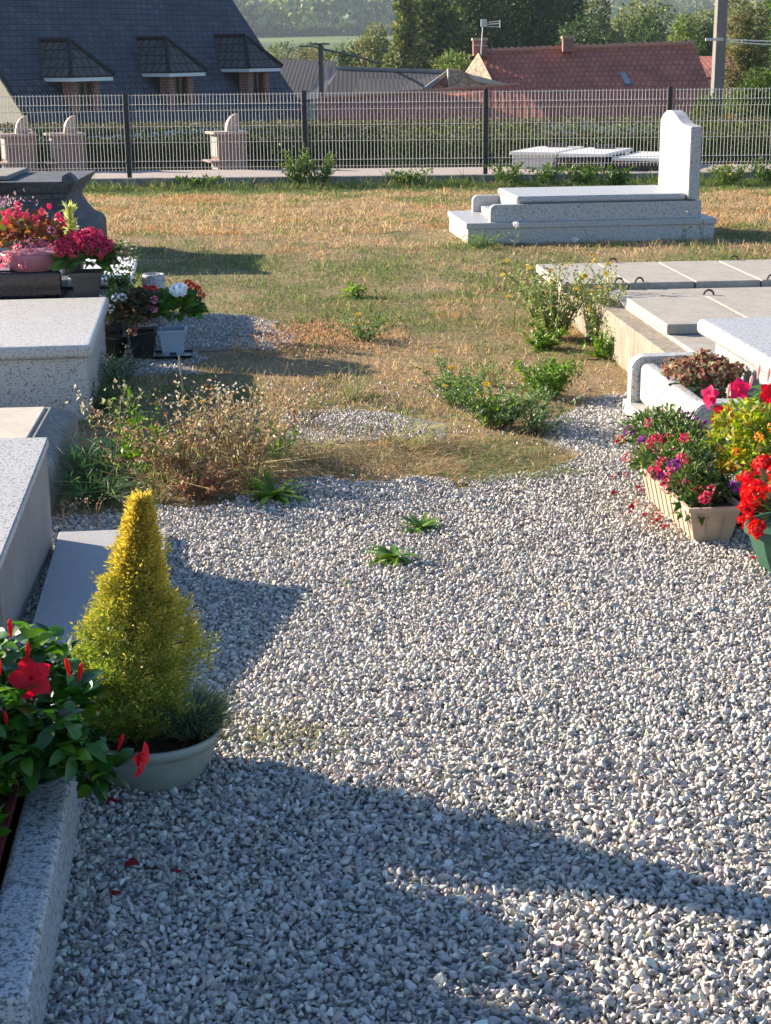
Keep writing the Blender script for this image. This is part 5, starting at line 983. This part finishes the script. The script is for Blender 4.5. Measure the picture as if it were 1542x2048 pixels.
for i in range(24): a = i * 2.4; r = .028 * math.sqrt(i); put('flower_head', FL_DRY, t, (r * math.cos(a) * 1.15, r * math.sin(a), .205 - r * .45 + .01 * RNG.normal()), (math.cos(a) * r * 5, math.sin(a) * r * 5, .8), None, RNG.uniform(.75, 1.1))

# ------------------------------------------------------------------ potted flowers at the left
t = thing('potted_hydrangea', 'deep pink flowers in a square grey pot on the marble tomb', 'potted plant', (-1.70, 9.08, .302), R(6))
loft_rect('pot', -.075, .075, -.075, .075, [(0, -.012), (.125, .008), (.127, .020), (.15, .022), (.151, .010), (.13, .008)], M['pot_grey'], t)
f = Foli(); mound(f, (0, 0, .20), .16, .14, .10, 130, .09, .055, [(.06, .13, .04), (.10, .20, .06)], True); f.build('foliage', M['leaf'], t)
for i in range(34): a = i * 2.4; r = .026 * math.sqrt(i); put('flower_head', FL_MAG, t, (r * math.cos(a) * 1.05, r * math.sin(a), .36 - r * r * 4.2 + .008 * RNG.normal()), (math.cos(a) * r * 5, math.sin(a) * r * 5, .7), None, RNG.uniform(.6, .85))
t = thing('pink_planter', 'round pink bowl of pale pink begonias on the black stone block', 'potted plant', (-2.02, 9.18, .453))
lathe('pot', [(.13, 0), (.165, .055), (.18, .085), (.185, .10), (.175, .10)], M['pot_pink'], t, 36)
f = Foli(); mound(f, (0, 0, .16), .21, .17, .18, 260, .05, .04, [(.20, .08, .05), (.28, .14, .07), (.10, .12, .04), (.14, .04, .04)], True); f.build('foliage', M['leaf'], t)
for i in range(64): a = i * 2.4; z = RNG.uniform(.03, .36); r = .21 * math.sqrt(max(.1, 1 - ((z - .14) / .26) ** 2)); put('flower_head', FL_PINKB if z < .24 else FL_MAG, t, (r * math.cos(a), r * .85 * math.sin(a), z), (math.cos(a), math.sin(a), .4), None, RNG.uniform(.5, .75) * (1 if z < .24 else .7))
t = thing('heather_plant', 'green bushy plant with thin purple flower spikes at the left edge', 'potted plant', (-2.42, 9.75, .352)); lathe('pot', [(.10, 0), (.13, .14), (.135, .15), (.125, .15)], M['pot_black'], t, 24)
f = Foli(); mound(f, (0, 0, .24), .24, .2, .20, 1500, .045, .008, [(.12, .22, .05), (.2, .3, .08), (.08, .14, .04)]); f.build('foliage', M['leaf'], t)
f = Foli(); n = 320; x = RNG.normal(0, .12, n); y = RNG.normal(0, .1, n); f.leaves(np.stack([x, y, .42 + RNG.uniform(-.03, .05, n)], 1), rdir(n, .8), RNG.normal(size=(n, 3)), .03, .012, pick([(.35, .18, .30), (.45, .32, .4), (.3, .22, .2)], n, .2)); f.build('flower_spikes', M['petal'], t)['kind'] = 'stuff'
t = thing('snapdragon_plant', 'pale yellow green upright flower spike behind the deep pink flowers', 'potted plant', (-1.90, 9.72, .352)); lathe('pot', [(.06, 0), (.08, .12), (.084, .13), (.076, .13)], M['pot_black'], t, 20)
f = Foli(); f.tube([(0, 0, .12), (0, 0, .36)], .005, (.3, .32, .12), 5); n = 90; zz = RNG.uniform(.2, .40, n); f.leaves(np.stack([0 * zz, 0 * zz, zz], 1), rdir(n, .7), RNG.normal(size=(n, 3)), .075 * (1.3 - zz), .022, pick([(.5, .5, .2), (.35, .4, .12), (.6, .58, .35)], n, .2)); f.build('flower_spike', M['leaf'], t)
t = thing('trailing_ivy', 'small leaved trailing plant hanging over the corner of the marble tomb', 'potted plant', (-1.53, 9.16, .302)); lathe('pot', [(.05, 0), (.065, .09), (.068, .1), (.06, .1)], M['pot_black'], t, 20)
f = Foli(); mound(f, (.02, 0, .20), .12, .12, .12, 420, .026, .018, [(.14, .20, .08), (.25, .28, .16), (.08, .13, .05), (.45, .38, .28)])
for i in range(26):
    x0 = RNG.uniform(-.05, .10); y0 = RNG.uniform(-.12, .0); L = RNG.uniform(.2, .5); zz = .18 - RNG.random(26) * L; n = 26; xx = x0 + .04 * RNG.normal(size=n) * .6 + .05 * np.clip(.18 - zz, 0, .2) * 2; f.leaves(np.stack([xx, y0 - .03 + 0 * xx, np.where((xx < .06) & (zz < .01), .01, zz)], 1), rdir(n, -.3), RNG.normal(size=(n, 3)) + [0, -1, 0], .022, .016, pick([(.12, .2, .05), (.2, .28, .07), (.07, .13, .04)], n, .3))
f.build('foliage', M['leaf'], t)
t = thing('pot_tray', 'black plastic tray under the blue grey pot', 'tray', (-1.18, 8.76, .014), R(5)); loft_rect('tray', -.10, .10, -.08, .08, [(0, 0), (.015, .012), (.016, .008), (.006, 0)], M['pot_black'], t)
t = thing('geranium_pot', 'blue grey square pot with green geranium leaves and small red flowers', 'potted plant', (-1.18, 8.76, .022), R(5))
loft_rect('pot', -.055, .055, -.055, .055, [(0, 0), (.13, .014), (.131, .024), (.148, .025), (.149, .012), (.13, .01)], M['pot_blue'], t); box('drain_notch', -.02, .02, -.0575, -.0545, .006, .032, M['pot_grey'], t, .002)
f = Foli(); mound(f, (.04, 0, .24), .15, .13, .14, 300, .045, .04, [(.07, .15, .03), (.11, .22, .04), (.045, .10, .03)], True); f.build('foliage', M['leaf'], t)
for p in [(.12, 0, .38), (.15, .03, .36), (.17, -.02, .33), (.10, .05, .39), (-.09, -.1, .27)]: put('flower_head', FL_RED if p[0] > 0 else FL_PINKB, t, p, (0, -.5, 1), None, .6)
t = thing('white_flower', 'round white flower head above the geranium pot', 'flower', (-1.13, 8.72, .385)); f = Foli(); f.tube([(0, 0, -.12), (0, 0, 0)], .004, (.1, .15, .05), 5); f.build('stem', M['stem'], t); put('flower_head', ball_flower('flower_head', .045, 220, .022, [(.85, .86, .88)]), t, (0, 0, .0), (0, -.2, 1), None, 1)
t = thing('dark_begonia_pot', 'black square pot of dark bronze begonias beside the blue grey pot', 'potted plant', (-1.345, 8.76, .012), R(4))
loft_rect('pot', -.055, .055, -.055, .055, [(0, 0), (.13, .014), (.131, .022), (.145, .022), (.146, .01), (.13, .01)], M['pot_black'], t)
f = Foli(); mound(f, (0, 0, .24), .16, .13, .15, 320, .04, .034, [(.09, .05, .03), (.05, .06, .03), (.14, .08, .05), (.04, .07, .03)], True); f.build('foliage', M['leaf'], t)
for p in [(-.02, -.1, .2), (.03, -.12, .22), (-.05, -.1, .16), (.08, -.08, .33)]: put('flower_head', FL_DRY if p[0] < .05 else FL_PINKB, t, p, (0, -1, .4), None, .6)
t = thing('red_flower_bouquet', 'bouquet of red and white flowers in front of the round granite holder', 'flowers', (-1.38, 9.05, .012)); lathe('pot', [(.06, 0), (.075, .12), (.08, .13), (.07, .13)], M['pot_black'], t, 20)
f = Foli(); mound(f, (0, 0, .20), .15, .12, .11, 260, .045, .02, [(.05, .10, .03), (.08, .14, .05)]); f.build('foliage', M['leaf'], t)
for p in [(-.05, -.08, .30), (.02, -.06, .33), (.07, -.06, .33), (.03, -.1, .31), (.17, -.04, .31), (.20, -.04, .29), (-.07, -.1, .25), (.12, -.04, .31)]: put('flower_head', FL_RED, t, p, (0, -.6, 1), None, 1.05)
for p in [(.05, -.13, .31), (.10, -.12, .27)]: put('flower_head', FL_WHITE, t, p, (0, -.7, .8), None, 1.1)
t = thing('white_flower_pot', 'low pot of white and dark flowers against the marble tomb side', 'potted plant', (-1.50, 8.80, .012)); lathe('pot', [(.05, 0), (.062, .10), (.066, .11), (.058, .11)], M['pot_black'], t, 20)
f = Foli(); mound(f, (0, 0, .22), .10, .10, .20, 340, .028, .016, [(.08, .13, .05), (.05, .09, .04), (.14, .17, .10)]); f.build('foliage', M['leaf'], t)
for p in [(.02, -.08, .34), (.06, -.08, .34), (-.01, -.08, .28)]: put('flower_head', FL_WHITE, t, p, (0, -1, .4), None, .85)

# fallen petals and leaves
PET = Foli(); PET.broad(np.zeros((3, 3)), np.array([[1, 0, .3], [-.5, .8, .2], [-.6, -.7, .25]]), np.tile([0, 0, 1.], (3, 1)), .02, .017, pick([(.30, .012, .02)], 3, .2), .15, .3); PETM = mesh_of(PET, 'petal'); PETM.materials.append(M['petal'])
pp = [(-.627, 3.255, 'dark red fallen flower right under the green bowl', .9), (-.538, 2.969, 'dark red fallen flower on the shaded gravel, middle of three', .9), (-.555, 2.845, 'small dark red fallen petal nearest the granite kerb', .7), (-.44, 2.93, 'small brownish red fallen petal farthest right in the shade', .7), (1.215, 4.98, 'bright red fallen petal alone in front of the green pot', .9), (.95, 6.06, 'red fallen petal at the far end of the beige box, right one', .9), (.90, 6.03, 'red fallen petal at the far end of the beige box, left one', .9)]
for x, y, l, s_ in pp:
    o = put('fallen_petal', PETM, None, (x, y, .022), (.2 * RNG.normal(), .2 * RNG.normal(), 1), None, s_); tag(o, l, 'petal', 'fallen red petals on the gravel')
for i in range(26):
    u = RNG.random(); o = put('fallen_petal', PETM, None, (.985 - .03 * u + RNG.normal() * .05, 5.30 + .55 * u + RNG.normal() * .05, .022), (.5 * RNG.normal(), .5 * RNG.normal(), 1), None, RNG.uniform(.45, .85)); tag(o, 'small red petal among those strewn along the beige window box', 'petal', 'red petals strewn along the beige window box')
t = thing('fallen_leaf', 'tiny dark leaf lying on the shaded grey paving slab', 'leaf', (-1.07, 4.52, .054)); f = Foli(); f.leaves([(0, 0, .001), (.004, 0, .001)], [(1, .2, .25), (-.8, .4, .2)], [(0, 0, 1.)] * 2, .014, .008, (.03, .03, .025)); f.build('leaf', M['leaf'], t)

# ------------------------------------------------------------------ haze
def haze():
    m = bpy.data.materials.new('haze'); m.use_nodes = True; n = m.node_tree; n.nodes.remove(n.nodes['Principled BSDF']); v = n.nodes.new('ShaderNodeVolumePrincipled')
    v.inputs['Color'].default_value = (.74, .87, 1, 1); v.inputs['Density'].default_value = HAZE; v.inputs['Anisotropy'].default_value = .2; n.links.new(v.outputs[0], n.nodes['Material Output'].inputs['Volume'])
    o = box('haze', -6100, 6100, -6100, 6100, -40, 130, m, None, 0); o['kind'] = 'stuff'; o['label'] = 'pale blue haze in the far air'
HAZE = .00024
haze()
